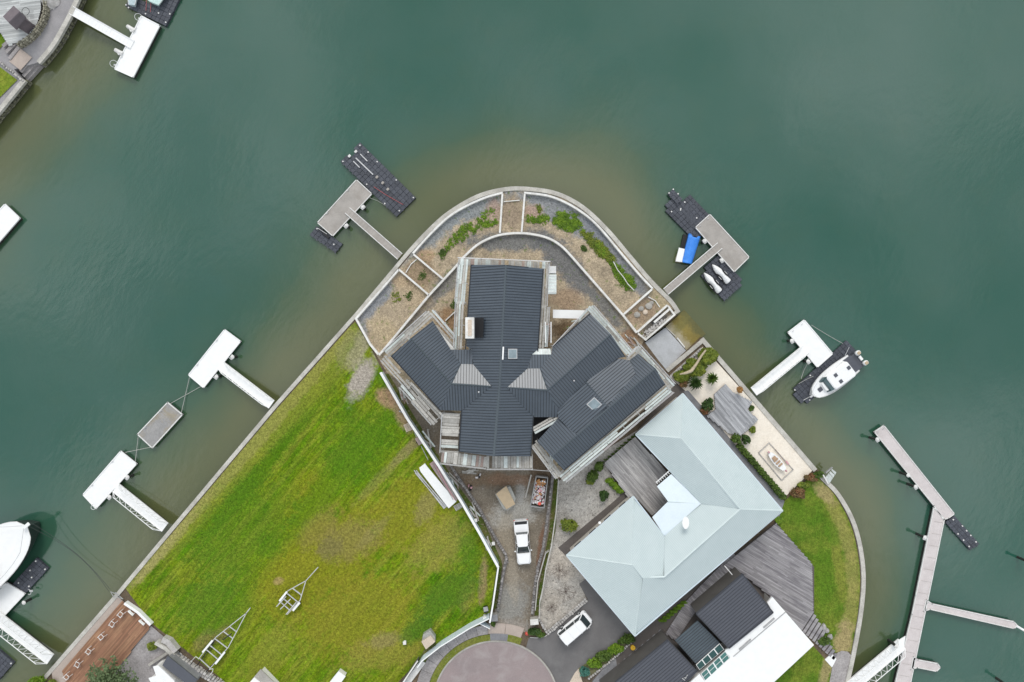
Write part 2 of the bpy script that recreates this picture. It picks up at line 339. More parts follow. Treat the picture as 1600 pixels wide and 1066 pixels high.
def mintroof(name, base, base2, rot, pitch=.19):
    m, n, b = newmat(name); v = wpos(n)
    c = mixc(n, mapr(n, noi(n, v, .7, 4), .35, .65, 0, 1), base, base2)
    n.links.new(c, b.inputs['Base Color']); b.inputs['Roughness'].default_value = .5
    return m
M['mint'] = mintroof('mint', (.52, .59, .595), (.485, .56, .565), 0)
M['mint_rib'] = mat('mint_rib', (.60, .68, .68), (.56, .64, .64), .8, .5, 6, .04)
M['poly'] = mat('poly', (.74, .82, .86), (.70, .78, .83), .8, .4, 6, .03)
M['charcoal'] = mat('charcoal', (.075, .080, .098), (.085, .09, .108), .5, .5, 5, .05)
M['charcoal_seam'] = mat('charcoal_seam', (.05, .054, .066), None, .5, .5, 5, .05)
M['tealroof'] = mat('tealroof', (.075, .098, .115), (.065, .085, .1), .5, .5, 5, .05)
M['darkwall'] = mat('darkwall', (.085, .08, .074), (.10, .094, .088), .8, .8, 6, .06)
M['wall_cream'] = mat('wall_cream', (.5, .47, .41), (.45, .42, .37), .8, .8, 6, .06)
M['wall_white'] = mat('wall_white', (.75, .74, .71), (.7, .69, .66), .8, .8, 6, .05)
def glassm(name, col, rough=.08):
    m, n, b = newmat(name); v = wpos(n)
    n.links.new(mixc(n, mapr(n, noi(n, v, 1.4, 2), .3, .7, 0, 1), col, tuple(x * .7 for x in col)), b.inputs['Base Color'])
    b.inputs['Roughness'].default_value = rough; b.inputs['Specular IOR Level'].default_value = .7; return m
M['glass'] = glassm('glass', (.02, .03, .035)); M['tealglass'] = glassm('tealglass', (.07, .20, .18)); M['tealdark'] = glassm('tealdark', (.025, .085, .08))
M['skylight'] = glassm('skylight', (.30, .37, .40), .12)
M['plank'] = mat('plank', (.49, .475, .44), (.38, .365, .335), 2, .9, 9, .2, rnd=.22, stain=(.25, .22, .19), stainamt=.5)
M['plank_mint'] = mat('plank_mint', (.66, .71, .69), (.54, .59, .565), 1.6, .8, 8, .15, rnd=.14, stain=(.36, .36, .33), stainamt=.5)
M['plank_pink'] = mat('plank_pink', (.42, .31, .27), (.34, .27, .24), 2, .9, 9, .2, rnd=.2)
M['steel'] = mat('steel', (.42, .42, .42), (.33, .33, .33), 3, .5, 10, .15, metal=.2)
M['galv'] = mat('galv', (.60, .60, .60), (.48, .48, .49), 3, .45, 10, .12, metal=.2)
M['hoard'] = mat('hoard', (.62, .70, .76), (.56, .64, .70), .8, .6, 8, .06)
M['stone'] = mat('stone', (.31, .29, .28), (.20, .185, .18), 2, .9, 8, .35, .4, island=True, rnd=.35)
M['stone_pale'] = mat('stone_pale', (.50, .48, .46), (.38, .36, .34), 2, .9, 8, .25, .3, island=True, rnd=.2)
M['stone_nw'] = mat('stone_nw', (.19, .185, .12), (.11, .11, .075), 2, .9, 8, .4, .5, island=True, rnd=.45)
M['stone_olive'] = mat('stone_olive', (.33, .31, .24), (.22, .205, .15), 2, .9, 8, .3, .4, island=True, rnd=.3)
def leafm(name, c1, c2, c3=None):
    m, n, b = newmat(name); r = node(n, 'ShaderNodeNewGeometry').outputs['Random Per Island']
    c = mixc(n, r, c1, c2)
    c = mixc(n, mapr(n, noi(n, wpos(n), 1.6, 3), .4, .62, 0, .8), c, c3 or tuple(x * .6 for x in c1))
    n.links.new(c, b.inputs['Base Color']); b.inputs['Roughness'].default_value = .6; b.inputs['Specular IOR Level'].default_value = .25
    return m
M['leaf'] = leafm('leaf', (.05, .10, .012), (.12, .18, .03)); M['leaf_y'] = leafm('leaf_y', (.12, .17, .015), (.23, .25, .03), (.08, .12, .015))
M['leaf_b'] = leafm('leaf_b', (.10, .20, .01), (.20, .30, .02), (.07, .14, .01)); M['leaf_d'] = leafm('leaf_d', (.025, .06, .012), (.06, .11, .02))
M['leaf_r'] = leafm('leaf_r', (.16, .06, .03), (.22, .13, .05), (.1, .08, .03)); M['conifer'] = leafm('conifer', (.10, .15, .06), (.19, .25, .12), (.08, .12, .05))
M['leaf_o'] = leafm('leaf_o', (.45, .22, .07), (.3, .18, .06)); M['twig'] = mat('twig', (.16, .12, .10), None, 3, .9)
M['teal_leaf'] = leafm('teal_leaf', (.05, .17, .13), (.10, .26, .20))
M['bark'] = mat('bark', (.14, .10, .07), None, 3, .9); M['log'] = mat('log', (.52, .43, .30), (.42, .35, .25), 2, .8)
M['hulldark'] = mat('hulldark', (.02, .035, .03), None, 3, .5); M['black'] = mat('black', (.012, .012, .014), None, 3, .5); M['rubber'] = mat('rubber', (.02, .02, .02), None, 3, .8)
M['carwhite'] = mat('carwhite', (.84, .84, .84), (.82, .82, .82), 2, .25, 4, .01); M['carglass'] = glassm('carglass', (.03, .045, .05), .05)
M['winglass'] = glassm('winglass', (.06, .11, .12), .05)
M['blue'] = mat('blue', (.045, .25, .78), (.035, .21, .68), 2.5, .55, 7, .12, .3); M['pinkrope'] = mat('pinkrope', (.5, .12, .12), None, 3, .8)
M['rope'] = mat('rope', (.45, .45, .42), None, 3, .8); M['ropedark'] = mat('ropedark', (.05, .06, .055), None, 3, .8)
M['tan'] = mat('tan', (.52, .40, .26), (.46, .36, .24), 1.5, .8, 8, .08); M['tarp'] = mat('tarp', (.38, .38, .35), (.3, .3, .28), 2, .7, 6, .2, .3)
M['beige'] = mat('beige', (.62, .52, .42), (.55, .46, .37), 1.5, .8); M['pinksheet'] = mat('pinksheet', (.42, .30, .28), (.34, .27, .26), 1.5, .8, 8, .15)
M['yellow'] = mat('yellow', (.75, .45, .03), None, 2, .6); M['orange'] = mat('orange', (.65, .22, .06), None, 2, .7); M['red'] = mat('red', (.7, .10, .07), None, 2, .6)
M['mintboat'] = mat('mintboat', (.55, .72, .68), None, 1.5, .4); M['bluegrey'] = mat('bluegrey', (.45, .55, .58), None, 1.5, .4)
M['slate'] = mat('slate', (.17, .14, .15), (.13, .11, .12), 1.5, .7, 8, .1); M['vinyl'] = mat('vinyl', (.45, .30, .19), None, 2, .6)
M['rubble_w'] = mat('rubble_w', (.7, .68, .68), (.5, .46, .46), 3, .8, 8, .2, rnd=.2); M['rubble_p'] = mat('rubble_p', (.6, .33, .36), None, 3, .8, 8, .2, rnd=.2); M['rubble_o'] = mat('rubble_o', (.5, .25, .1), None, 3, .8, 8, .2, rnd=.2)
M['rock'] = mat('rock', (.40, .38, .37), (.3, .29, .28), 2, .9, 6, .25, .5)

# ------------------------------------------------------------------ shore lines (photo pixels at ground level)
SHORE = [(-80, 1215), (60, 1066), (182, 926), (267, 824), (430, 630), (555, 489), (638, 390)] 
ARC = smooth([(638, 390), (668, 358), (700, 330), (745, 304), (790, 292.5), (830, 292.5), (872, 300), (912, 321), (950, 356), (985, 397), (1020, 438), (1050, 468), (1063, 487)], 5)
EASTC = smooth([(1277, 733), (1291, 748), (1312, 770), (1334, 808), (1347, 850), (1353, 900), (1350, 950), (1341, 1005), (1328, 1066), (1300, 1180)], 6)
MAIN = SHORE + ARC[1:] + [(1047, 503), (1007, 534), (1040, 578), (1098, 527), (1277, 733)] + EASTC[1:] + [(1250, 1500), (-80, 1500)]
NWSH = smooth([(150, -60), (133, -22), (118, 12), (104, 40), (84, 74), (62, 100)], 5)
NWSH2 = [(40, 127), (0, 176), (-60, 245)]
NWLAND = NWSH + [(27, 110)] + NWSH2 + [(-260, 245), (-260, -60)]

def struct(name, pts, m, z, px=True):
    mb = MB().sheet(PP(pts, z) if px else pts); return tag(mb.build(name, m), kind='structure')

# water -------------------------------------------------------------------------------------
import numpy as np
nx, ny = 250, 190; X0, X1, Y0, Y1 = -95, 95, -72, 72
xs = np.linspace(X0, X1, nx); ys = np.linspace(Y0, Y1, ny)
XX, YY = np.meshgrid(xs, ys)
def segdist(X, Y, pl):
    d = np.full(X.shape, 1e9)
    for (ax, ay), (bx, by) in zip(pl[:-1], pl[1:]):
        vx, vy = bx - ax, by - ay; t = np.clip(((X - ax) * vx + (Y - ay) * vy) / (vx * vx + vy * vy + 1e-9), 0, 1)
        d = np.minimum(d, np.hypot(X - ax - t * vx, Y - ay - t * vy))
    return d
toW = lambda pl: [(P(a, b)[0], P(a, b)[1]) for a, b in pl]
wob = np.array([[noise.noise((x * .045, y * .045, 2.0)) + .5 * noise.noise((x * .12, y * .12, 5.0)) for x in xs] for y in ys])
d1 = segdist(XX, YY, toW(SHORE + ARC + [(1098, 527)])); d2 = segdist(XX, YY, toW([(1098, 527), (1277, 733)] + EASTC)); d3 = segdist(XX, YY, toW(NWSH + NWSH2))
d4 = segdist(XX, YY, toW([(-20, 300), (-60, 400)]))
shal = np.maximum.reduce([np.exp(-(np.maximum(d1 + wob * 2.6 - 2.2, 0) / 5.8) ** 1.5), .9 * np.exp(-(np.maximum(d2 + wob * 2 - 1.5, 0) / 4.6) ** 1.7), .95 * np.exp(-(np.maximum(d3 + wob * 2 - 2.5, 0) / 5.5) ** 1.6), .5 * np.exp(-(d4 / 5.0) ** 2)])
vs = [(float(XX[j, i]), float(YY[j, i]), 0.0) for j in range(ny) for i in range(nx)]
fs = [(j * nx + i, j * nx + i + 1, (j + 1) * nx + i + 1, (j + 1) * nx + i) for j in range(ny - 1) for i in range(nx - 1)]
wv = MB(); wv.add(vs, fs); o = len(wv.v)
B = 900
wv.add([(-B, -B, 0), (B, -B, 0), (B, B, 0), (-B, B, 0), (X0, Y0, 0), (X1, Y0, 0), (X1, Y1, 0), (X0, Y1, 0)], [(0, 1, 5, 4), (1, 2, 6, 5), (2, 3, 7, 6), (3, 0, 4, 7)])
m, n, b = newmat('water'); v = wpos(n)
at = node(n, 'ShaderNodeAttribute'); at.attribute_name = 'shallow'
sh = mth(n, 'ADD', at.outputs['Fac'], mth(n, 'MULTIPLY', mth(n, 'SUBTRACT', noi(n, v, .25, 5, .6), .5), .25))
deep = mixc(n, mapr(n, noi(n, v, .05, 4, .5), .35, .65, 0, 1), (.016, .084, .056), (.034, .098, .072))
c = mixc(n, mapr(n, sh, .0, .45, 0, 1), deep, (.046, .092, .046)); c = mixc(n, mapr(n, sh, .35, 1.0, 0, 1), c, (.100, .112, .046))
n.links.new(c, b.inputs['Base Color']); b.inputs['Roughness'].default_value = .10; b.inputs['IOR'].default_value = 1.68
h = mth(n, 'ADD', mth(n, 'MULTIPLY', noi(n, wpos(n, R(35), (1, .45, 1)), 1.6, 4, .55), 1.0), mth(n, 'MULTIPLY', noi(n, wpos(n, R(20), (1, .6, 1)), .35, 3, .5), 2.0))
h = mth(n, 'MULTIPLY', h, mapr(n, noi(n, v, .045, 3, .5), .38, .66, .25, 1.25))
bump(n, b, h, .075, .25)
M['water'] = m
wo_ = wv.build('water', m); tag(wo_, kind='structure')
a = wo_.data.attributes.new('shallow', 'FLOAT', 'POINT'); vals = np.zeros(len(wv.v), dtype=np.float32); vals[:nx * ny] = shal.ravel(); a.data.foreach_set('value', vals)
# sea floor under everything
tag(MB().sheet([(-B, -B, -3), (B, -B, -3), (B, B, -3), (-B, B, -3)]).build('seabed', M['brownearth']), kind='structure')

# land --------------------------------------------------------------------------------------
def land(name, pts, topm):
    mb = MB(); q = PP(pts, G); mb.prism(q, -2.5, G); return tag(mb.build(name, topm), kind='structure')
land('ground', MAIN, M['brownearth']); land('ground', offset(NWLAND[:-2], 3) + NWLAND[-2:], M['pathpale'])
# back country beyond the frame so that the land does not end at the picture's edge
tag(MB().prism([P(-80, 1490), P(1250, 1490), P(1400, 6000), P(-2000, 6000)], -2.5, G - .01).build('ground', M['lawn_nw']), kind='structure')

struct('verge', [(-60, 1100), (1300, 1100), (1250, 1498), (-78, 1498)], M['lawn_nw'], G + .004)
lev = [0]
def surf(name, pts, m, mm=None):
    lev[0] += 1; z = G + .004 * lev[0] + .004
    return struct(name, pts, m, z)
LAWN = [(549, 508)] + [(430, 642), (270, 832), (194, 917), (237, 974), (330, 1048), (345, 1060), (380, 1100), (380, 1200), (600, 1200), (622, 1066), (655, 1032), (764, 967), (777, 880), (735, 805), (698, 745), (640, 652), (600, 584), (580, 545), (555, 503)]
surf('lawn', LAWN, M['lawn'])
ARCIN = offset(ARC, 9)
SITE = [(556, 500)] + [(640, 400)] + [p for p in offset([(638, 390)] + ARC[2:-2], 6)] + [(1040, 478), (1052, 490), (1008, 528), (1000, 545), (1050, 606), (870, 750), (690, 735), (600, 575)]
surf('site_ground', SITE, M['site'])
surf('yard', [(600, 580), (688, 735), (740, 800), (778, 875), (777, 930), (770, 978), (830, 990), (846, 960), (850, 890), (864, 800), (868, 740), (840, 700), (700, 640)], M['yard'])
surf('grass_strip', [(601, 584), (607, 584), (650, 655), (706, 745), (755, 812), (785, 880), (777, 950), (766, 955), (777, 880), (735, 805), (698, 745), (640, 652)], M['strip_grass'])
surf('soil_strip', [(866, 745), (875, 752), (871, 830), (852, 905), (842, 962), (835, 962), (845, 900), (858, 830)], M['strip_grass'])
surf('gravel_garden', [(873, 752), (915, 722), (1003, 668), (1008, 678), (945, 724), (972, 772), (878, 855), (918, 905), (905, 912), (917, 936), (855, 992), (842, 968), (850, 905), (868, 830)], M['pebble'])
surf('side_path', [(1055, 598), (1075, 612), (1075, 640), (982, 780), (887, 872), (872, 856), (968, 776), (990, 680)], M['pathdark'])
surf('driveway', [(905, 913), (920, 900), (1000, 985), (985, 1003), (896, 1055), (884, 1090), (874, 1090), (868, 1066), (855, 1042), (836, 1021), (822, 1012), (826, 997), (855, 993), (918, 936)], M['asphalt'])
surf('garden_bed', [(1000, 985), (990, 1000), (920, 1062), (905, 1050), (903, 1045), (985, 990)], M['planting'])
surf('east_ground', [(1086, 553), (1098, 542), (1272, 733), (1225, 778), (1072, 612), (1048, 590)], M['cream'])
surf('side_path', [(1068, 612), (1075, 610), (1225, 782), (1230, 800), (1215, 815)], M['pathgrey'])
surf('lawn', [(1226, 783), (1276, 736)] + [(x - 9, y + 2) for x, y in EASTC[3:-6]] + [(1329, 1018), (1303, 1020), (1272, 965), (1268, 884), (1214, 819)], M['lawn_east'])
surf('lawn', [(1262, 1000), (1300, 1042), (1292, 1090), (1180, 1100)], M['lawn_east'])
surf('paved_terrace', [(1303, 1030), (1307, 1021), (1315, 1017), (1324, 1018), (1330, 1024), (1318, 1090), (1292, 1090), (1299, 1050)], M['paver'])
surf('neighbour_yard', [(1000, 985), (1130, 880), (1212, 816), (1272, 886), (1272, 965), (1260, 1000), (1180, 1100), (940, 1100), (925, 1062)], M['pathdark'])
surf('neighbour_drive', [(945, 1042), (962, 1028), (975, 1100), (930, 1100), (925, 1066)], M['pathgrey'])
surf('terrace', [(80, 1046), (182, 932), (194, 940), (97, 1050), (120, 1080), (85, 1080)], M['pinkconc'])
surf('paved_terrace', [(236, 978), (262, 1000), (300, 1066), (230, 1090), (140, 1090), (185, 1038)], M['paver'])
# top-left shore
surf('lawn', [(-60, 30), (0, 52), (10, 62), (0, 76), (-60, 110)], M['lawn_nw']); surf('lawn', [(-60, 60), (0, 105), (27, 125), (0, 152), (-60, 220)], M['lawn_nw'])

# cul-de-sac --------------------------------------------------------------------------------
CC = (775, 1100)
def ring(r0, r1, a0, a1, n=28):
    f = lambda r, a: (CC[0] + r * math.sin(R(a)), CC[1] - r * math.cos(R(a)))
    A = [a0 + (a1 - a0) * i / n for i in range(n + 1)]
    return [f(r1, a) for a in A] + [f(r0, a) for a in A[::-1]]
surf('road', ring(0.5, 97, -180, 179, 60)[:61], M['road'])
surf('road', [(735, 1180), (815, 1180), (820, 1498), (730, 1498)], M['road'])
kb = MB(); kb.prism(PP(ring(96.5, 99, -110, 110, 60), G + .15), 0.3, None)
tag(kb.build('kerb', M['concrete']), kind='structure')
surf('verge', ring(99, 109, -100, -4), M['verge']); surf('verge', ring(99, 110, 9, 22, 8), M['verge']); surf('crossing', ring(99, 110, -5, 10, 10), M['pathgrey'])
fp = D.objects.new('footpath', None); COL.objects.link(fp); fp.location = P(*CC); tag(fp, kind='structure')
for i in range(9):
    a0 = -82 + i * 8.4
    MB().prism(PP(ring(109.5, 128 if i < 6 else 124, a0 + .12, a0 + 8.3, 5), G + .075), 0.1, None).build('slab', M['paver'], fp)
for i in range(2):
    MB().prism(PP(ring(110, 126, -6.2 + i * 13.5, 7.0 + i * 13.5, 6), G + .078), 0.1, None).build('slab', M['pinkconc'], fp)
surf('verge', ring(128, 140, -62, -45, 6), M['strip_grass'])
MB().prism(PP([(898, 1052), (904, 1045), (912, 1072), (885, 1075)], G + .06), .2, None).build('slab', M['beige'], fp)

# boat ramp ---------------------------------------------------------------------------------
rm = MB(); rm.add([P(1007, 536, G), P(1040, 577, G), P(1073, 549, .62), P(1040, 512, .62)], [(0, 1, 2, 3)])
tag(rm.build('boat_ramp', M['ramp']), kind='structure')
rm = MB(); rm.add([P(1040, 511, .63), P(1073, 548, .63), P(1103, 522, .03), P(1069, 484, .03)], [(0, 1, 2, 3)]); tag(rm.build('boat_ramp', M['algae']), kind='structure')
rw = thing('ramp_kerb', P(1060, 530, .6), "broken white concrete sill across the boat ramp at the waterline", 'kerb')
MB().bar(P(1058, 528, .68), P(1070, 543, .66), .16, .1).build('sill', M['white_wall'], rw)
MB().bar(P(1041, 512, .67), P(1056, 526, .67), .10, .08).build('sill', M['cap'], rw)

# ------------------------------------------------------------------ walls
def wall(name, pts, w, z0, z1, label, cat, bodym, capm=None, capw=None, caph=.12, group=None):
    c = P(*pts[len(pts) // 2], z1); t = thing(name, (c.x, c.y, z0), label, cat, group)
    MB().prism(PP(strip(pts, w), z1 - (caph if capm else 0)), z0, z1 - (caph if capm else 0)).build('wall_body', bodym, t)
    if capm: MB().prism(PP(strip(pts, capw or w + 1), z1), caph, None).build('cap', capm, t)
    return t
SWN = [0]
def seawall(pts, off, w, label, face=M['seawall_face'], capm=M['cap'], z=G + .12):
    SWN[0] += 1; z += .006 * SWN[0]
    c = P(*pts[len(pts) // 2]); t = thing('sea_wall', (c.x, c.y, 0), label, 'sea wall')
    MB().prism(PP(strip(pts, w - 1.4, off), G - .2), -2.4, G - .2).build('wall_body', face, t)
    MB().prism(PP(strip(pts, w, off), z), .36, None).build('cap', capm, t); return t
seawall(SHORE[1:], 3, 6, "long straight concrete sea wall edging the big lawn on the left")
seawall(ARC, 3.2, 6.5, "curved concrete sea wall around the building site point")
seawall([(1099, 527), (1277, 733)], 3.5, 7, "straight grey sea wall beside the cream pebble garden")
seawall([(1040, 577), (1099, 527)], 3.5, 6, "short concrete ramp side wall below the yellow green bush")
seawall([(1063, 487), (1008, 533)], 3.5, 5, "short concrete ramp side wall beside the narrow white walled box")
seawall(EASTC[2:], 3.5, 6.5, "curving concrete sea wall edging the right hand lawn")
seawall(NWSH, 3.5, 7, "stone faced sea wall with pale cap beside the top left path", M['stone_nw'])
seawall(NWSH2, 3.5, 7, "stone faced sea wall below the green corner lawn at the left edge", M['stone_nw'])
def stonewall(pts, w, label, z0, z1, m, dens=1.0, name='stone_wall', sz=.28):
    q = [P(a, b, z1) for a, b in pts]; t = thing(name, (q[0].x, q[0].y, z0), label, 'stone wall')
    MB().prism(PP(strip(pts, w * .7), z1 - .25), z0, z1 - .22).build('wall_core', M['stone'] if m is M['stone_nw'] else m, t)
    mb = MB(); rnd = random.Random(len(pts) * 7 + int(pts[0][0]))
    for a, b in zip(q[:-1], q[1:]):
        L_ = (b - a).length; d = (b - a) / L_; nn = Vector((-d.y, d.x, 0)); s = 0
        while s < L_:
            for k in range(max(1, int(w * S / sz + .5))):
                for zz in ([z1] if z1 - z0 < .5 else [z1, z1 - .28, z1 - .56]):
                    l = sz * rnd.uniform(.7, 1.15)
                    mb.box(a + d * s + nn * ((k + .5) * sz - w * S / 2 + rnd.uniform(-.04, .04)) + Vector((0, 0, zz - z1 - .06 + rnd.uniform(-.05, .05))), (l, sz * rnd.uniform(.7, 1.0), .2), math.atan2(d.y, d.x) + rnd.uniform(-.25, .25), .04)
            s += sz * 1.12
    tag(mb.build('stones', m, t), kind='stuff'); return t
# sea walls' rough stone faces at top left
stonewall(offset(NWSH, -1.5), 5, "mossy boulder footing below the top left sea wall", -.3, 1.0, M['stone_nw'], sz=.42)
stonewall(offset(NWSH2, -1.5), 5, "mossy boulder footing below the left edge corner lawn", -.3, 1.0, M['stone_nw'], sz=.42)

WO1 = smooth([(645, 396), (670, 368), (700, 339.5), (730, 321), (760, 308), (785.5, 301)], 5)
WO2 = smooth([(819, 301), (857, 306), (888, 318.5), (918, 338), (940, 359), (970, 395), (1000, 430), (1020, 451)], 5)
WI = [(592, 555), (605, 540), (669, 463), (693, 437), (716, 412)] + smooth([(724, 402), (745, 383), (768, 371), (790, 365.5), (817, 364.3), (843, 368), (863, 375), (880, 387), (896, 404), (917, 428)], 4) + [(974, 493), (995, 520)]
RW = 'white concrete garden retaining walls on the building site'
def rwall(pts, label, w=3.0, z=G + .5, name='retaining_wall'):
    return wall(name, pts, w, G - .3, z, label, 'retaining wall', M['white_wall'])
rwall(WO1, "curved white retaining wall inside the sea wall, left of the top gap")
rwall(WO2, "curved white retaining wall inside the sea wall, right of the top gap")
rwall(WI, "long inner white retaining wall looping round the dark roofed house", 3.2)
rwall([(785, 303), (781, 364)], "white cross wall on the left of the brown strip at the top", 2.8)
rwall([(820, 303), (815, 363)], "white cross wall on the right of the brown strip at the top", 2.8)
rwall([(646, 397.5), (692, 436)], "white cross wall right of the soil square by the left gangway", 2.8)
rwall([(623, 421), (670, 461)], "white cross wall left of the soil square by the left gangway", 2.8)
rwall([(623, 421), (556, 498), (578, 538), (591, 554)], "white wall bending round the gravel bed beside the lawn's top corner", 3.0)
rwall([(1019, 452), (975, 491)], "white cross wall above the soil box near the boat ramp", 2.8)
rwall([(1043, 477), (996, 519)], "white cross wall between soil box and rubble box near the ramp", 2.8)
rwall([(1044, 478), (1054, 492), (1009, 531), (997, 521)], "white wall around the narrow rubble box beside the boat ramp", 2.6)
rwall([(651, 405), (642, 413), (634, 426)], "thin pale kerb crossing the soil square by the left gangway", 1.2, G + .18)
rwall([(787, 315), (812, 313)], "thin pale kerb crossing the brown strip at the top", 1.2, G + .18)
rwall([(1013, 464), (1024, 470), (1031, 480)], "thin pale kerb crossing the soil box near the ramp", 1.2, G + .18)
rwall([(696, 501), (712, 486)], "short thin white wall between left wing and north scaffold", 1.6, G + .3)

# stone walls
stonewall([(704, 728), (749, 795), (775, 842), (790, 866), (793, 880)], 5, "grey block wall running down the left side of the dirt yard", G, G + .6, M['stone'])
stonewall([(792, 872), (786, 900), (781, 935), (778, 955)], 5, "grey block wall left of the narrow driveway throat", G, G + .6, M['stone'])
stonewall([(864, 744), (858, 795), (854, 826), (848, 862), (842, 884), (837, 912), (832, 960)], 5, "grey block wall down the right side of the driveway", G, G + .6, M['stone'])
stonewall([(856, 990), (917, 938)], 6, "low grey stone edging between pebble garden and the van's driveway", G, G + .3, M['stone_pale'])
stonewall([(841, 966), (855, 991)], 3, "short stone edging at the foot of the pebble garden", G, G + .25, M['stone_pale'])
stonewall([(920, 1060), (945, 1040), (990, 1001)], 5, "pale rock edging along the planted strip beside the asphalt", G, G + .2, M['stone_pale'])
stonewall([(1048, 588), (1096, 545)], 5, "rough grey stone edging between the ramp and the green bush", G, G + .4, M['stone_pale'])
stonewall([(268, 1022), (300, 1045), (345, 1072)], 9, "wide pale stone wall at the lawn's bottom left corner", G, G + .6, M['stone_pale'], sz=.35)
stonewall(smooth([(68, -10), (70, 15), (62, 38), (46, 58), (28, 70)], 4), 7, "curved olive stone wall round the top left plank terrace", G, G + .7, M['stone_olive'], sz=.25)
stonewall([(0, 98), (26, 118), (38, 128)], 4, "low stone edge above the left edge corner lawn", G, G + .2, M['stone_pale'])
for i, (a, b, c_, d_) in enumerate([(4, 72, 17, 62), (9, 82, 24, 66), (14, 92, 30, 72), (32, 112, 49, 91), (36, 119, 56, 97), (41, 124, 62, 101)]):
    z = (G + .45 - i * .12) if i < 3 else (G - .05 - (i - 3) * .32)
    t = thing('stone_step', P(a, b, z - .4), ["top stone step left of the plank terrace", "middle stone step left of the plank terrace", "bottom stone step left of the plank terrace", "upper stone step down to the water at top left", "middle stone step down to the water at top left", "lowest stone step at the water at top left"][i], 'step')
    MB().prism(PP(strip([(a, b), (c_, d_)], 5.5), z), .5, None).build('tread', M['paver'], t)
surf('shingle_landing', [(14, 96), (32, 76), (50, 90), (32, 110)], M['pinkconc'])

# ------------------------------------------------------------------ hoarding and fences
def fence(pts, label, h=1.7, th=.35, mm=None, top=None, panel=2.4, name='site_fence', cat='fence'):
    q = PP(pts, G); t = thing(name, q[0], label, cat)
    for a, b in zip(q[:-1], q[1:]):
        L_ = (b - a).length; nseg = max(1, round(L_ / panel)); d = (b - a) / L_
        for i in range(nseg):
            s, e = a + d * (L_ * i / nseg + .02), a + d * (L_ * (i + 1) / nseg - .02)
            MB().bar(s + Vector((0, 0, h / 2)), e + Vector((0, 0, h / 2)), .05, h).build('panel', mm or M['hoard'], t)
        MB().bar(a + Vector((0, 0, h + .03)), b + Vector((0, 0, h + .03)), th, .05).build('top_rail', top or M['white'], t)
    mb = MB()
    return t
fence([(599, 581), (640, 652), (688, 724), (722, 778), (752, 830), (779, 879)], "long white site fence between the big lawn and the yard", 1.7, .28)
fence([(779, 879), (771, 935), (766, 964)], "white site fence along the left of the driveway throat", 1.7, .18)
fence([(765, 958), (735, 973), (690, 1001), (662, 1023), (655, 1033)], "white hoarding fence between the lawn and the cul-de-sac footpath", 1.6, .12)
fence([(765, 958), (750, 968), (766, 976)], "short white return of the hoarding by the gate post", 1.2, .08)
fence([(655, 1025), (630, 1062), (610, 1090)], "dark capped boundary wall at the lawn's bottom right corner", 1.2, .15, M['darkwall'], M['white_wall'])
wall('boundary_kerb', [(661, 1034), (634, 1070)], 9, G, G + .25, "wide pale concrete block beside the dark capped boundary wall", 'kerb', M['white_wall'])
def timber_fence(pts, label, h=1.2, m=M['plank']):
    q = PP(pts, G); t = thing('timber_fence', q[0], label, 'fence'); pl = MB(); 
    for a, b in zip(q[:-1], q[1:]):
        for k in (.3, .75): pl.bar(a + Vector((0, 0, h * k)), b + Vector((0, 0, h * k)), .04, .1)
        pl.bar(a + Vector((0, 0, h)), b + Vector((0, 0, h)), .12, .04)
        MB().box(a + Vector((0, 0, h / 2)), (.12, .12, h), 0, .01).build('post', m, t)
    pl.build('rails', m, t); return t
timber_fence([(872, 748), (868, 800), (861, 850), (852, 888), (848, 915), (843, 938), (842, 962)], "thin grey timber fence along the pebble garden's left edge", .9)
timber_fence([(836, 950), (840, 905), (852, 862), (857, 858)], "short weathered timber rail beside the right hand block wall", .7)
for i, (x, y, sx, sy, l) in enumerate([(834.5, 967, .9, .6, "white concrete gate pillar right of the driveway mouth"), (772, 961, .85, .7, "grey concrete gate pillar left of the driveway mouth"), (758, 962, .35, .35, "small white post at the corner of the white hoarding"), (743.5, 812, .3, .3, "small white post cap beside the long white fence"), (771, 848, .3, .3, "lower small white post cap beside the long white fence"), (633, 1002.5, .3, .3, "small pale marker box standing in the lawn")]):
    t = thing('gate_pillar' if i < 2 else 'post', P(x, y), l, 'pillar' if i < 2 else 'post')
    hh = .9 if i < 3 else .4
    MB().box(P(x, y) + Vector((0, 0, hh / 2)), (sx, sy, hh), .1, .03).build('shaft', M['concrete'] if i < 2 else M['white'], t)
    MB().box(P(x, y) + Vector((0, 0, hh + .03)), (sx + .08, sy + .08, .06), .1, .02).build('cap', M['white_wall'] if i != 1 else M['pathgrey'], t)

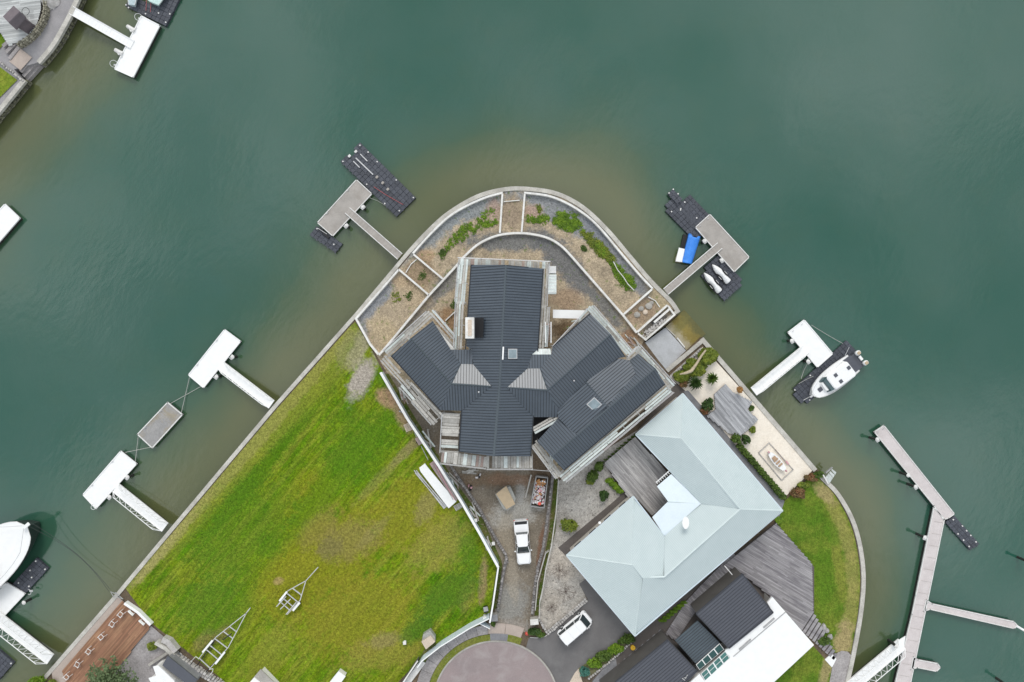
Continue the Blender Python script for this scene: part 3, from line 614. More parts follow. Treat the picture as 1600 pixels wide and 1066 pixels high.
# ------------------------------------------------------------------ roofs and houses
def face(parent, pts, m, seam=None, spacing=.31, rib=(.055, .05), thick=.14, name='roof', along=None, sname='roof_seams', stuff=True):
    """pts: (px, py, z). One roof plane with depth, plus raised seams running down its slope"""
    q = [P(a, b, z) for a, b, z in pts]; cc = sum(q, Vector()) / len(q); nm = Vector((0, 0, 0))
    for i in range(len(q)): nm += (q[i] - cc).cross(q[(i + 1) % len(q)] - cc)
    if len(q) > 3: q = [Vector((p.x, p.y, cc.z - ((p.x - cc.x) * nm.x + (p.y - cc.y) * nm.y) / nm.z)) for p in q]
    ob = MB().prism(q, thick).build(name, m, parent)
    if seam is None: return ob
    nrm = Vector((0, 0, 0)); c = sum(q, Vector()) / len(q)
    for i in range(len(q)): nrm += (q[i] - c).cross(q[(i + 1) % len(q)] - c)
    nrm.normalize(); nrm = nrm if nrm.z > 0 else -nrm
    if along: s = (P(*along[1]) - P(*along[0])); s.z = 0; s = (s - nrm * s.dot(nrm)).normalized()
    else: s = (Vector((0, 0, -1)) + nrm * nrm.z).normalized()
    hh = nrm.cross(s).normalized(); q2 = [((p - c).dot(hh), (p - c).dot(s)) for p in q]
    mb = MB(); lo = min(x for x, _ in q2); hi = max(x for x, _ in q2); x = math.ceil(lo / spacing) * spacing + .01
    while x < hi:
        ys_ = []
        for i in range(len(q2)):
            (ax, ay), (bx, by) = q2[i], q2[(i + 1) % len(q2)]
            if (ax > x) != (bx > x): ys_.append(ay + (x - ax) * (by - ay) / (bx - ax))
        ys_.sort()
        for y0, y1 in zip(ys_[::2], ys_[1::2]):
            if y1 - y0 > .15: mb.bar(c + hh * x + s * (y0 + .03) + nrm * rib[1] / 2, c + hh * x + s * (y1 - .03) + nrm * rib[1] / 2, *rib)
        x += spacing
    if mb.v: tag(mb.build(sname, seam, ob), kind='stuff')
    return ob
def cap(parent, a, b, m, w=.26, h=.08):
    p, q = P(*a), P(*b); mb = MB(); d = (q - p).normalized(); s = d.cross(Vector((0, 0, 1))).normalized() * w / 2
    u = Vector((0, 0, h)); dn = Vector((0, 0, -.05))
    mb.add([p + s + dn, p + u, p - s + dn, q + s + dn, q + u, q - s + dn], [(0, 1, 4, 3), (1, 2, 5, 4), (0, 3, 5, 2), (0, 2, 1), (3, 4, 5)]); return mb.build('ridge_cap', m, parent)
def walls(parent, pts, z0, z1, m, name='wall'): return MB().prism([Vector(p) for p in pts], z0, z1).build(name, m, parent)
def window(parent, p, ang, w_, h_, fm=None):
    t = MB().box(p, (w_, .10, h_), ang).build('window', fm or M['white'], parent)
    MB().box(Vector(p) + Vector((math.sin(ang), -math.cos(ang), 0)) * .04, (w_ - .16, .06, h_ - .16), ang).build('pane', M['glass'], t)
def win_row(parent, a, b, z, n, w_, h_, inset=.0):
    """windows along an outside wall from a to b (world xy, outside on the right hand of a->b)"""
    a = Vector((a[0], a[1], z)); b = Vector((b[0], b[1], z)); d = (b - a); ang = math.atan2(d.y, d.x)
    for i in range(n): window(parent, a + d * ((i + .5) / n) + Vector((math.sin(ang), -math.cos(ang), 0)) * .02, ang, w_, h_)

def shrink(pts, k):  # move points of a footprint k metres towards its centre line (simple inset)
    q = [Vector((p[0], p[1])) for p in pts]; area = sum(q[i].x * q[(i + 1) % len(q)].y - q[(i + 1) % len(q)].x * q[i].y for i in range(len(q)))
    if area > 0: k = k
    else: k = -k
    out = []
    for i in range(len(q)):
        a, b_, c_ = q[i - 1], q[i], q[(i + 1) % len(q)]; d1 = (b_ - a).normalized(); d2 = (c_ - b_).normalized()
        n1 = Vector((-d1.y, d1.x)); n2 = Vector((-d2.y, d2.x)); nn = (n1 + n2).normalized(); out.append(b_ + nn * (k / max(.4, nn.dot(n1))))
    return out

E_, R_ = 6.5, 8.3
H1 = thing('house', P(790, 600), "large cross shaped house with dark ribbed metal roofs, ringed by scaffolding", 'house')
rf = lambda pts, **k: face(H1, pts, M['roof'], M['roof_seam'], **k)
rf([(736, 414, E_), (791, 414, R_), (780, 605, R_), (772, 713, R_), (717, 706, E_), (721, 642, E_), (768, 604, 7.94), (739, 569, 6.93), (737, 546, 6.7), (729, 541, E_)], along=((736, 500), (790, 500)))
rf([(791, 414, R_), (849, 420, E_), (841, 545, E_), (831, 554, 6.78), (824, 576, 6.95), (792, 606, 7.9), (833, 652, E_), (829, 713, E_), (772, 713, R_), (780, 605, R_)], along=((790, 500), (845, 502)))
rf([(642, 528.5, 8), (705, 600, 8), (720, 569, 6.9), (704.6, 546.5, 6.6), (676, 501.5, E_)])
rf([(611, 556, E_), (688, 641, E_), (705, 600, 8), (642, 528.5, 8)])
rf([(705, 600, 8), (688, 641, E_), (721, 642, E_), (768, 604, 7.94)], along=((740, 600), (740, 640)))
rf([(705, 600, 8), (768, 604, 7.94), (739, 569, 6.93), (720, 569, 6.9)], along=((740, 600), (740, 640)))
rf([(704.6, 546.5, 6.62), (737, 546.5, 6.70), (739, 569, 6.93), (720, 569, 6.9)], along=((740, 500), (740, 540)))
rf([(792, 606, 7.9), (856, 610, 8), (844, 576, 6.9), (824, 576, 6.95)], along=((740, 600), (740, 640)))
rf([(824, 576, 6.95), (844, 576, 6.9), (861, 554, 6.66), (831, 554, 6.7)], along=((740, 500), (740, 540)))
face(H1, [(831, 554, 6.7), (861, 554, 6.66), (860, 545, 6.3), (840, 545, 6.35)], M['plank_mint'], M['galv'], along=((740, 500), (740, 540)))
rf([(792, 606, 7.9), (856, 610, 8), (870.5, 641, 6.8), (871, 652, 6.5), (833, 652, E_)], along=((740, 600), (740, 640)))
rf([(856, 610, 8), (954.6, 522.5, 8), (922, 490, E_), (864, 541, E_), (861, 554, 6.62), (844, 576, 6.9)])
rf([(856, 610, 8), (954.6, 522.5, 8), (977.5, 557.6, E_), (965, 560, 6.73), (915, 597, 6.92), (870.5, 641, 6.8)])
rf([(1024, 576, 8), (862, 714, 8), (881, 735, E_), (1039, 600, E_)])
rf([(839, 690, E_), (862, 714, 8), (904, 678, 8), (896, 676, 7.7), (872, 654, E_)])
A3 = ((870, 700), (980, 606))
rf([(915, 597, 6.95), (948, 635, 7.85), (904, 678, 7.98), (896, 676, 7.7), (872, 653, 6.55), (870.5, 641, 6.8)], along=A3)
rf([(915, 597, 6.95), (948, 635, 7.8), (994, 584, 7.4), (983, 563, 6.6), (965, 560, 6.73)], along=A3)
rf([(983, 564, 6.42), (997, 553, 6.45), (1024, 576, 8), (906, 677, 8), (948, 635, 7.8), (994, 584, 7.4)], along=((1024, 576), (1000, 550)))
for a, b in [((791, 414, R_), (780, 605, R_)), ((780, 605, R_), (772, 713, R_)), ((642, 528.5, 8), (705, 600, 8)), ((705, 600, 8), (768, 604, 7.94)), ((792, 606, 7.9), (856, 610, 8)), ((856, 610, 8), (954.6, 522.5, 8)), ((1024, 576, 8), (862, 714, 8)), ((915, 597, 6.97), (948, 635, 7.87)), ((705, 600, 8), (720, 569, 6.9)), ((856, 610, 8), (844, 576, 6.9))]:
    cap(H1, a, b, M['ridge'], .34 if a[2] == R_ else .22)
fp_main = [P(740, 422, 6.5), P(844, 426, 6.5), P(826, 704, 6.5), P(722, 701, 6.5)]
walls(H1, fp_main, G, 6.28, M['wall_white'])
walls(H1, [P(616, 556, 6.5), P(676, 507, 6.5), P(732, 570, 6.5), P(725, 636, 6.5), P(690, 636, 6.5)], G, 6.27, M['wall_white'])
walls(H1, [P(838, 570, 6.5), P(920, 496, 6.5), P(970, 556, 6.5), P(872, 640, 6.5), P(834, 645, 6.5)], G, 6.26, M['wall_white'])
walls(H1, [P(845, 692, 6.5), P(995, 560, 6.5), P(1033, 600, 6.5), P(881, 728, 6.5)], G, 6.25, M['wall_white'])
win_row(H1, P(845, 424, 6.5), P(738, 420, 6.5), 4.6, 5, 1.1, 1.3); win_row(H1, P(738, 420, 6.5), P(722, 702, 6.5), 4.6, 3, 1.1, 1.3); win_row(H1, P(722, 702, 6.5), P(828, 705, 6.5), 4.6, 4, 1.1, 1.3)
win_row(H1, P(616, 556, 6.5), P(690, 636, 6.5), 4.6, 3, 1.1, 1.3); win_row(H1, P(676, 507, 6.5), P(616, 556, 6.5), 4.6, 3, 1.1, 1.3); win_row(H1, P(920, 496, 6.5), P(838, 570, 6.5), 4.6, 3, 1.1, 1.3)
win_row(H1, P(881, 728, 6.5), P(1033, 600, 6.5), 4.6, 6, 1.1, 1.3); win_row(H1, P(970, 556, 6.5), P(920, 496, 6.5), 4.6, 2, 1.1, 1.3)
# chimney, skylights, vents
ch = MB().prism(PP([(727, 496), (740.5, 496), (740.5, 529), (727, 529)], 9.0), 6.2, 9.0).build('chimney', M['white_wall'], H1)
MB().prism(PP([(731, 500), (737, 500), (737, 525), (731, 525)], 9.06), 8.95, 9.06).build('chimney_pot', M['beige'], ch)
MB().prism([P(741.5, 497, 7.25), P(756, 497, 7.66), P(755, 528, 7.66), P(741.5, 528, 7.25)], .1).build('chimney_shadow', M['black'], H1)  # black sheet laid on the roof as the chimney's cast shadow
def skylight(parent, c, ux, uy, z, tilt=0.0, m=None):
    (cx, cy), q = c, []
    for a, b in ((-1, -1), (1, -1), (1, 1), (-1, 1)):
        q.append(P(cx + a * ux[0] + b * uy[0], cy + a * ux[1] + b * uy[1], z + tilt * a))
    t = MB().prism(q, .22).build('skylight', M['galv'], parent); c_ = sum(q, Vector()) / 4
    MB().prism([c_ + (p - c_) * .84 + Vector((0, 0, .03)) for p in q], .04).build('pane', m or M['skylight'], t)
skylight(H1, (801, 553), (7.2, 0), (0, 7.8), 7.93, -.22)
skylight(H1, (928.5, 632), (6.2, -5.6), (6.0, 5.6), 7.78, .12)
MB().bar(P(786.5, 542, 8.43), P(785.5, 562, 8.43), .16, .08).build('ridge_bar', M['white'], H1)
for x, y, z in [(897, 595, 7.45), (748, 612.6, 7.85), (822, 600, 7.2)]: MB().tube(P(x, y, z - .1), P(x, y, z + .35), .09, 8).build('vent_pipe', M['galv'], H1)
# little dark hip line of gutters
for a, b in [((736, 414, 6.48), (717, 706, 6.48)), ((849, 420, 6.48), (829, 713, 6.48)), ((611, 556, 6.48), (688, 641, 6.48)), ((881, 735, 6.48), (1039, 600, 6.48)), ((864, 541, 6.48), (922, 490, 6.48))]:
    MB().bar(P(*a), P(*b), .12, .12).build('gutter', M['roof_seam'], H1)

# ------------------------------------------------------------------ scaffolding
UP = {k: unit('plank', M[k], .01) for k in ('plank', 'plank_mint', 'plank_pink')}
def scaffold(a, b, wpx, label, z=6.0, across=False, mix=(.7, .25, .05), base=G, seed=1, pole=True, plen=2.4, pw=.235, rails=2, gap=.06, side=0):
    """deck of loose planks between a and b (photo pixels), on steel standards; outer side = left of a->b unless side=1"""
    rnd = random.Random(seed); p, q = P(*a, z), P(*b, z); d = (q - p); L_ = d.length; d.normalize(); n_ = Vector((-d.y, d.x, 0)); w_ = wpx * S * .93
    t = thing('scaffold', (p.x, p.y, base), label, 'scaffold', 'scaffolding round the unfinished house'); rz = math.atan2(d.y, d.x)
    if across:
        s = 0
        while s < L_ - .1:
            k = rnd.choices(('plank', 'plank_mint', 'plank_pink'), mix)[0]; ww = pw * rnd.choice((1, 1, 1.6, .8))
            if rnd.random() > .04:
                piece('plank', UP[k], t, p + d * (s + ww / 2) + Vector((0, 0, rnd.uniform(-.02, .05))), rz + rnd.uniform(-.01, .01), (ww, w_ * rnd.uniform(.93, 1.05), .045))
            s += ww + rnd.uniform(.01, gap)
    else:
        nr = max(1, int(w_ / (pw + .02)))
        for r in range(nr):
            s = rnd.uniform(-.3, .0); o_ = (r + .5 - nr / 2) * (w_ / nr)
            while s < L_:
                l = min(plen * rnd.uniform(.75, 1.25), L_ + .25 - s)
                if l < .4: break
                k = rnd.choices(('plank', 'plank_mint', 'plank_pink'), mix)[0]
                if rnd.random() > .05:
                    piece('plank', UP[k], t, p + d * (s + l / 2) + n_ * (o_ + rnd.uniform(-.02, .02)) + Vector((0, 0, rnd.uniform(-.015, .05))), rz + rnd.uniform(-.008, .008), (l, pw * rnd.uniform(.9, 1.02), .045))
                s += l + rnd.uniform(.0, .05)
    if pole:
        k = max(1, round(L_ / 2.3)); sg = -1 if side else 1
        for i in range(k + 1):
            for o_ in (-w_ / 2, w_ / 2):
                c = p + d * (L_ * i / k) + n_ * o_; top = z + (1.1 if o_ * sg > 0 else .25)
                MB().tube((c.x, c.y, base), (c.x, c.y, top), .035, 5).build('standard', M['galv'], t)
            c = p + d * (L_ * i / k); MB().tube(c - n_ * (w_ / 2 + .12) - Vector((0, 0, .08)), c + n_ * (w_ / 2 + .12) - Vector((0, 0, .08)), .03, 5).build('transom', M['galv'], t)
        for hh in ((.5, 1.0) if rails == 2 else (1.0,)):
            MB().tube(p + n_ * sg * w_ / 2 + Vector((0, 0, hh)), q + n_ * sg * w_ / 2 + Vector((0, 0, hh)), .03, 5).build('guard_rail', M['galv'], t)
    return t
scaffold((716, 409), (859, 415), 10, "scaffold deck along the north end of the dark roof", across=True, mix=(.62, .25, .13), seed=3, side=0)
scaffold((724, 413), (719, 472), 15, "mint patched scaffold deck on the west side near the top corner", mix=(.35, .65, 0), seed=4, side=1)
scaffold((719, 474), (716, 542), 13, "grey scaffold deck on the west side beside the chimney", mix=(.85, .15, 0), seed=5, side=1)
scaffold((853, 414), (850, 478), 9, "grey scaffold deck on the east side behind the white crates", mix=(.9, .1, 0), seed=6)
scaffold((852, 480), (848, 541), 13, "grey scaffold deck on the east side by the white beam", mix=(.85, .15, 0), seed=7)
scaffold((605, 552), (671, 492), 12, "pale scaffold deck along the left wing's upper side", mix=(.75, .22, .03), seed=8)
scaffold((676, 489), (708, 526), 9, "mint scaffold deck at the left wing's top end", mix=(.2, .8, 0), seed=9)
scaffold((601, 560), (640, 604), 10, "upper scaffold deck along the left wing's lower side", mix=(.85, .1, .05), seed=10, side=1)
scaffold((633, 600), (656, 626), 17, "middle scaffold bay jutting from the left wing's lower side", mix=(.85, .15, 0), seed=11, side=1, pw=.3, z=5.7)
scaffold((652, 622), (682, 656), 19, "lower scaffold bay jutting from the left wing's lower side", mix=(.75, .2, .05), seed=12, side=1, pw=.3, z=5.85)
scaffold((644, 600), (690, 648), 6, "narrow inner scaffold board run under the left wing's eave", mix=(.8, .05, .15), seed=13, pole=False, z=6.2)
scaffold((705, 646), (702, 706), 27, "wide scaffold deck west of the south wing", across=True, mix=(.88, .12, 0), seed=14, side=1, pw=.30, z=6.0)
scaffold((690, 714), (760, 722), 17, "left half of the scaffold deck below the south gable", across=True, mix=(.72, .2, .08), seed=15, side=1, pw=.28, z=6.0)
scaffold((761, 722), (832, 722), 19, "right half of the scaffold deck below the south gable", across=True, mix=(.74, .26, 0), seed=16, side=1, pw=.28, z=6.05)
scaffold((866, 544), (920, 486), 9, "beige scaffold deck along the right wing's upper side", mix=(.95, .05, 0), seed=17)
scaffold((923, 482), (984, 553), 11, "pale mint scaffold deck at the right wing's top end", mix=(.15, .85, 0), seed=18, z=6.1)
scaffold((994, 543), (1048, 603), 12, "pale mint scaffold deck at the far right gable", mix=(.3, .7, 0), seed=19, z=6.1)
scaffold((983, 560), (998, 545), 10, "small grey scaffold bay between the two right gables", mix=(1, 0, 0), seed=20, z=6.15)
scaffold((1046, 608), (880, 746), 12, "long white mint scaffold deck along the lower right eave", mix=(.12, .88, 0), seed=21, z=6.0, plen=3.2)
scaffold((1038, 603), (872, 742), 4, "narrow grey board run inside the lower right eave", mix=(1, 0, 0), seed=22, pole=False, z=5.9)
scaffold((1052, 613), (886, 752), 3.2, "outermost narrow pinkish board run at the lower right eave", mix=(.4, .2, .4), seed=23, pole=False, z=5.6)
scaffold((836, 694), (872, 742), 12, "worn brown grey scaffold deck at the lower right gable", mix=(.8, .1, .1), seed=24, side=1)
scaffold((836, 672), (871, 652), 13, "mint scaffold planks in the notch between two roofs", mix=(.45, .55, 0), seed=25, pole=False, z=6.35)
tag(MB().prism(PP([(834, 652), (872, 654), (840, 690), (833, 700)], 3), G, 3.0).build('notch_dark', M['black'], H1))  # black block in place of the shade inside the gap between roofs
t = thing('cable', P(858, 733, 5.9), "thin grey tube spanning from the south scaffold to the lower right gable", 'pole'); MB().tube(P(829, 734, 6.1), P(868, 737, 6.1), .04, 5).build('tube', M['steel'], t)
# white beam and crates on the east side
t = thing('canopy', P(888, 490, 4.5), "white flat canopy between north wing and right wing", 'canopy')
MB().prism(PP([(864, 484), (914, 485), (906, 498), (864, 497)], 4.6), 4.4, 4.6).build('canopy_top', M['white'], t)
for x, y in ((868, 487), (906, 487)): MB().box(P(x, y, 2.95), (.12, .12, 2.9)).build('post', M['white'], t)
for i, (x0, y0, x1, y1, l, mm) in enumerate([(857, 416, 869, 427, "small bright white crate on top of the east scaffold", 'white'), (856, 429, 869.5, 459, "long pale corrugated crate on the east scaffold", 'plank_mint')]):
    t = thing('crate', P((x0 + x1) / 2, (y0 + y1) / 2, 5.2), l, 'crate')
    c = (P(x0, y0, 6.3) + P(x1, y1, 6.3)) / 2; sx = abs(P(x1, 0, 6.3).x - P(x0, 0, 6.3).x); sy = abs(P(0, y1, 6.3).y - P(0, y0, 6.3).y)
    MB().box(c - Vector((0, 0, .55)), (sx, sy, 1.1), 0, .03).build('box', M[mm], t)
    for k in range(6): MB().box(c + Vector((0, sy * ((k + .5) / 6 - .5), .02)), (sx * .96, .05, .05)).build('batten', M['trim'], t)
t = thing('scaffold_tower', P(862, 500, G), "small stair tower with white posts east of the north wing", 'stairs')
for x, y in ((852, 505), (861, 505), (852, 534), (861, 534)): MB().box((*P(x, y, 6.5).xy, 4.0), (.1, .1, 5.4)).build('post', M['white'], t)
for k in range(9): MB().prism(PP([(853.5, 506 + k * 3), (860, 506 + k * 3), (860, 508 + k * 3), (853.5, 508 + k * 3)], 6.3 - k * .3), .05, None).build('tread', M['plank_pink'], t)
for x in (852, 861): MB().bar(P(x, 503, 6.75), P(x, 536, 6.75), .09, .09).build('handrail', M['white'], t)

# ------------------------------------------------------------------ mint roofed house
H2 = thing('house', P(1070, 820), "neighbouring house with pale mint corrugated hip roof", 'house')
e, r1 = 4.3, 5.9
V = {'W': (885, 868, e), 'A': (989.5, 775.5, e), 'I': (1038, 838, e), 'J': (1095, 787, e), 'B': (993, 679, e), 'N': (1067, 615, e), 'E': (1223, 798, e), 'S': (992, 994, e),
     'r1': (1064, 685, r1), 'r2': (1157, 796, r1), 'r3': (1038, 902, r1), 'r4': (1004, 903, r1), 'r5': (988, 883, r1)}
mf = lambda ks: face(H2, [V[k] for k in ks], M['mint'], M['mint_rib'], spacing=.2, rib=(.05, .025), sname='corrugations')
for ks in (('N', 'E', 'r2', 'r1'), ('N', 'r1', 'B'), ('B', 'r1', 'r2', 'J'), ('E', 'S', 'r4', 'r3', 'r2'), ('J', 'r2', 'r3', 'I'), ('I', 'r3', 'r4', 'r5', 'A'), ('A', 'r5', 'W'), ('W', 'r5', 'r4', 'S')): mf(ks)
for a, b in (('r1', 'N'), ('r1', 'B'), ('r1', 'r2'), ('r2', 'E'), ('r2', 'r3'), ('r3', 'r4'), ('r4', 'r5'), ('r5', 'A'), ('r5', 'W'), ('r4', 'S')): cap(H2, V[a], V[b], M['mint_rib'], .24, .06)
poly2 = [V[k] for k in ('W', 'A', 'I', 'J', 'B', 'N', 'E', 'S')]
for a, b in zip(poly2, poly2[1:] + poly2[:1]): MB().bar(P(a[0], a[1], 4.24), P(b[0], b[1], 4.24), .13, .12).build('gutter', M['hoard'], H2)
ft = shrink([P(a, b, c).xy for a, b, c in poly2], .45)
walls(H2, [(p.x, p.y, 0) for p in ft], G, 4.12, M['wall_cream'])
for i, nn_ in ((7, 5), (5, 6), (0, 4), (4, 3), (3, 5)):
    a, b = ft[i], ft[(i + 1) % 8]
    win_row(H2, b, a, 2.9, nn_, 1.2, 1.2)
f = face(H2, [(1026.5, 760, 4.25), (1049, 741, 4.25), (1095, 787, 4.45), (1044, 784, 4.45)], M['poly'], None, name='canopy_roof', thick=.06)
f = face(H2, [(1044, 784, 4.45), (1095, 787, 4.45), (1038, 837.5, 4.25), (1019, 808, 4.2)], M['poly'], None, name='canopy_roof', thick=.06)
cap(H2, (1044, 784, 4.45), (1095, 787, 4.45), M['mint_rib'], .14, .04)
tr = MB()
for k in range(7):
    a, b = P(1028 + k * 3, 756.5 - k * 2.6, 4.2), P(1025 + k * 3, 752.5 - k * 2.6, 4.2); tr.bar(a, b, .06, .06)
tr.bar(P(1025, 754, 4.2), P(1046, 735.5, 4.2), .08, .08); tag(tr.build('trellis', M['white'], H2))
d_ = MB(); c = P(1071.5, 817, 5.75)
rings = [[c + Vector((math.cos(a) * r_ * .55, math.sin(a) * r_, -h_)) for a in [k * math.pi / 5 for k in range(10)]] for r_, h_ in ((.05, .12), (.5, .06), (.72, 0))]
dish = d_.loft(rings).build('satellite_dish', M['white'], H2); MB().tube(c + Vector((0, 0, -.9)), c + Vector((0, 0, -.1)), .03, 6).build('mast', M['steel'], dish)
MB().tube(P(937, 817, G), P(937, 817, 4.3), .07, 8).tube(P(937, 817, 4.3), P(937, 817, 4.36), .16, 8).build('vent_pipe', M['white'], H2)

# ------------------------------------------------------------------ decks
def deck(pts, ang_px, m, label, z, bw=.14, name='deck', cat='deck', gap=.015, joists=True, as_stuff=True):
    """ang_px: two pixels giving the direction of the boards"""
    q = PP(pts, z); c = sum(q, Vector()) / len(q); t = thing(name, (c.x, c.y, z - .2), label, cat)
    d = P(*ang_px[1]) - P(*ang_px[0]); d.z = 0; d.normalize(); n_ = Vector((-d.y, d.x, 0)); q2 = [((p - c).dot(n_), (p - c).dot(d)) for p in q]
    rnd = random.Random(int(pts[0][0])); mb = MB(); x = min(a for a, _ in q2) + bw / 2; hi = max(a for a, _ in q2)
    while x < hi:
        ys_ = []
        for i in range(len(q2)):
            (ax, ay), (bx, by) = q2[i], q2[(i + 1) % len(q2)]
            if (ax > x) != (bx > x): ys_.append(ay + (x - ax) * (by - ay) / (bx - ax))
        ys_.sort()
        for y0, y1 in zip(ys_[::2], ys_[1::2]):
            y = y0 - 0; first = True
            while y < y1 - .05:
                l = rnd.uniform(1.6, 3.4) if first else 3.4
                first = False; ye = min(y + l, y1); zz = rnd.uniform(-.006, .006)
                mb.bar(c + n_ * x + d * y + Vector((0, 0, -.02 + zz)), c + n_ * x + d * (ye - .008) + Vector((0, 0, -.02 + zz)), bw - gap, .04); y = ye
        x += bw
    tag(mb.build('boards', m, t), kind='stuff')
    MB().prism([(p.x, p.y, 0) for p in [c + (p - c) * .985 for p in q]], z - .45, z - .06).build('frame', M['pathdark'], t)
    return t
DIR = ((1000, 700), (1100, 815))
deck([(944, 724), (992, 683), (1045, 740), (1026, 757), (1043, 784), (1019, 806), (1016, 803), (990, 775), (982, 778)], DIR, M['deck_a'], "weathered grey deck enclosed by the mint roofed house", G + .5)
deck([(1116, 616), (1134, 600), (1146, 613), (1176, 628), (1168, 640), (1185, 656), (1170, 671), (1157, 681), (1138, 677), (1104, 650), (1118, 640)], DIR, M['deck_b'], "silvery jagged deck in the cream pebble garden", G + .35)
deck([(1213, 818), (1269, 881), (1271, 952), (1251, 984), (1206, 934), (1160, 897), (1130, 884)], ((1150, 860), (1250, 920)), M['deck_c'], "large dark grey deck between mint house and right hand lawn", G + .45, bw=.18)
deck([(1146, 864), (1160, 890), (1090, 952), (1083, 962), (1056, 1002), (1040, 990), (1072, 940), (1095, 915)], ((1050, 960), (1080, 1000)), M['deck_c'], "narrow plank walkway between mint house and black roofed house", G + .3, bw=.2)
deck([(191, 939), (236, 978), (172, 1060), (150, 1090), (110, 1090), (97, 1049)], ((100, 1040), (190, 935)), M['deck_brown'], "reddish brown timber deck at the bottom left by the water", G + .25, bw=.16)
deck([(-20, 40), (0, 50), (14, 72), (28, 66), (46, 54), (58, 37), (64, 14), (62, -30), (0, -30)], ((0, 30), (60, 22)), M['deck_nw'], "pale plank terrace in the top left corner", G + .45, bw=.24)
# stairs down from the big deck
t = thing('garden_stairs', P(1278, 985), "grey timber stairs from the big deck to the paved terrace", 'stairs')
for i in range(11):
    f = i / 10; a = (1251 + 50 * f, 984 + 46 * f); b = (1270 + 37 * f, 955 + 62 * f) if i < 6 else (1270 + 37 * f, 960 + 62 * f)
    MB().prism(PP(strip([a, b], 4.6), G + .42 - .3 * f), .16, None).build('tread', M['deck_c'], t)
MB().prism(PP([(1289, 1031), (1300, 1021), (1307, 1030), (1300, 1043)], G + .12), .2, None).build('landing', M['white'], t)

# ------------------------------------------------------------------ black and white roofed house (bottom right)
H3 = thing('house', P(1130, 1010), "modern house with charcoal box roofs and a big white flat roof", 'house')
zr = G + 2.9
def boxroof(pts, z, m, seam, wm, along, rim=True):
    q = PP(pts, z); face(H3, [(a, b, z) for a, b in pts], m, seam, spacing=.33, rib=(.05, .035), along=along, thick=.2)
    walls(H3, [(p.x, p.y, 0) for p in shrink([p.xy for p in q], .06)], G, z - .21, wm)
    for a, b in zip(q, q[1:] + q[:1]): MB().bar(a + Vector((0, 0, .02)), b + Vector((0, 0, .02)), .12, .1).build('parapet', M['charcoal_seam'], H3)
AX = ((1087, 959), (1160, 897))
boxroof([(1160, 897), (1208, 957), (1139, 1013), (1087.5, 959)], zr + .25, M['charcoal'], M['charcoal_seam'], M['darkwall'], AX)
boxroof([(1043, 1000), (1089, 1049), (1010, 1122), (940, 1083)], zr + .2, M['charcoal'], M['charcoal_seam'], M['darkwall'], AX)
face(H3, [(1090, 970, zr - .5), (1124, 1004, zr - .5), (1087, 1037, zr - .5), (1055, 1001, zr - .5)], M['tealroof'], M['charcoal_seam'], spacing=.3, rib=(.05, .035), along=AX)
q = PP([(1207, 933), (1272, 1008), (1130, 1140), (1066, 1078), (1095, 1046), (1139, 1016), (1208, 958), (1200, 942)], zr)
face(H3, [(1207, 933, zr), (1272, 1008, zr), (1130, 1140, zr), (1066, 1078, zr), (1093, 1053, zr), (1101, 1064, zr), (1141, 1028, zr), (1133, 1017, zr), (1208, 957.5, zr), (1199, 942, zr)], M['white'], None, thick=.25)
walls(H3, [(p.x, p.y, 0) for p in shrink([P(a, b, zr).xy for a, b in [(1207, 936), (1268, 1008), (1130, 1136), (1072, 1075), (1139, 1020), (1206, 960)]], .1)], G, zr - .26, M['wall_white'])
walls(H3, [(p.x, p.y, 0) for p in PP([(1090, 975), (1120, 1004), (1087, 1034), (1060, 1003)], 2)], G, zr - .66, M['darkwall'])
for (a, b) in [((1245, 967), (1140, 1052)), ]:
    MB().bar(P(1228, 956, zr + .03), P(1146, 1026, zr + .03), .07, .06).build('gutter', M['steel'], H3)
for a, b in [((1210, 966), (1193, 981)), ((1173, 999), (1155, 1015))]: MB().bar(P(*a, zr + .06), P(*b, zr + .06), .16, .1).build('roof_rail', M['steel'], H3)
def panes(c00, c10, c11, c01, nu, nv, z, m, gap=.08):
    A, B_, C_, D_ = [P(*c, z) for c in (c00, c10, c11, c01)]
    f = lambda u, v: (A * (1 - u) + B_ * u) * (1 - v) + (D_ * (1 - u) + C_ * u) * v
    MB().prism([A, B_, C_, D_], .1).build('window_frame', M['white'], H3)
    for i in range(nu):
        for j in range(nv):
            u0, u1, v0, v1 = (i + gap) / nu, (i + 1 - gap) / nu, (j + gap) / nv, (j + 1 - gap) / nv
            MB().prism([f(u0, v0) + Vector((0, 0, .03)), f(u1, v0) + Vector((0, 0, .03)), f(u1, v1) + Vector((0, 0, .03)), f(u0, v1) + Vector((0, 0, .03))], .04).build('pane', m, H3)
panes((1095, 1053.5), (1133.5, 1017.5), (1140, 1028), (1101.5, 1064), 4, 2, zr - .02, M['tealglass'])
panes((1087.5, 1039), (1124.5, 1005.5), (1131.5, 1015), (1093, 1047), 4, 1, zr - .35, M['tealdark'], .07)
a, b = P(1160, 897, 0), P(1087.5, 959, 0)
for k in range(4):
    p = P(1100 + k * 16, 946 - k * 13.5, 2.9); 
ah = thing('aerial', P(1070, 1059, zr), "small pale aerial on the edge of the lower charcoal roof", 'aerial')
for k in range(3): MB().tube(P(1066 + k * 3, 1060 - k, zr + .3), P(1070 + k * 2, 1063 - k * 4, zr + .8), .04, 5).build('rod', M['trim'], ah)
MB().tube(P(1071, 1060, zr - .1), P(1071, 1060, zr + .7), .05, 6).build('mast', M['trim'], ah)
t = thing('pergola_beam', P(1138, 891, 3.5), "short pale beam reaching over the charcoal house's wall", 'beam'); MB().bar(P(1132, 884, 3.6), P(1144, 898, 3.6), .1, .12).build('beam', M['trim'], t)
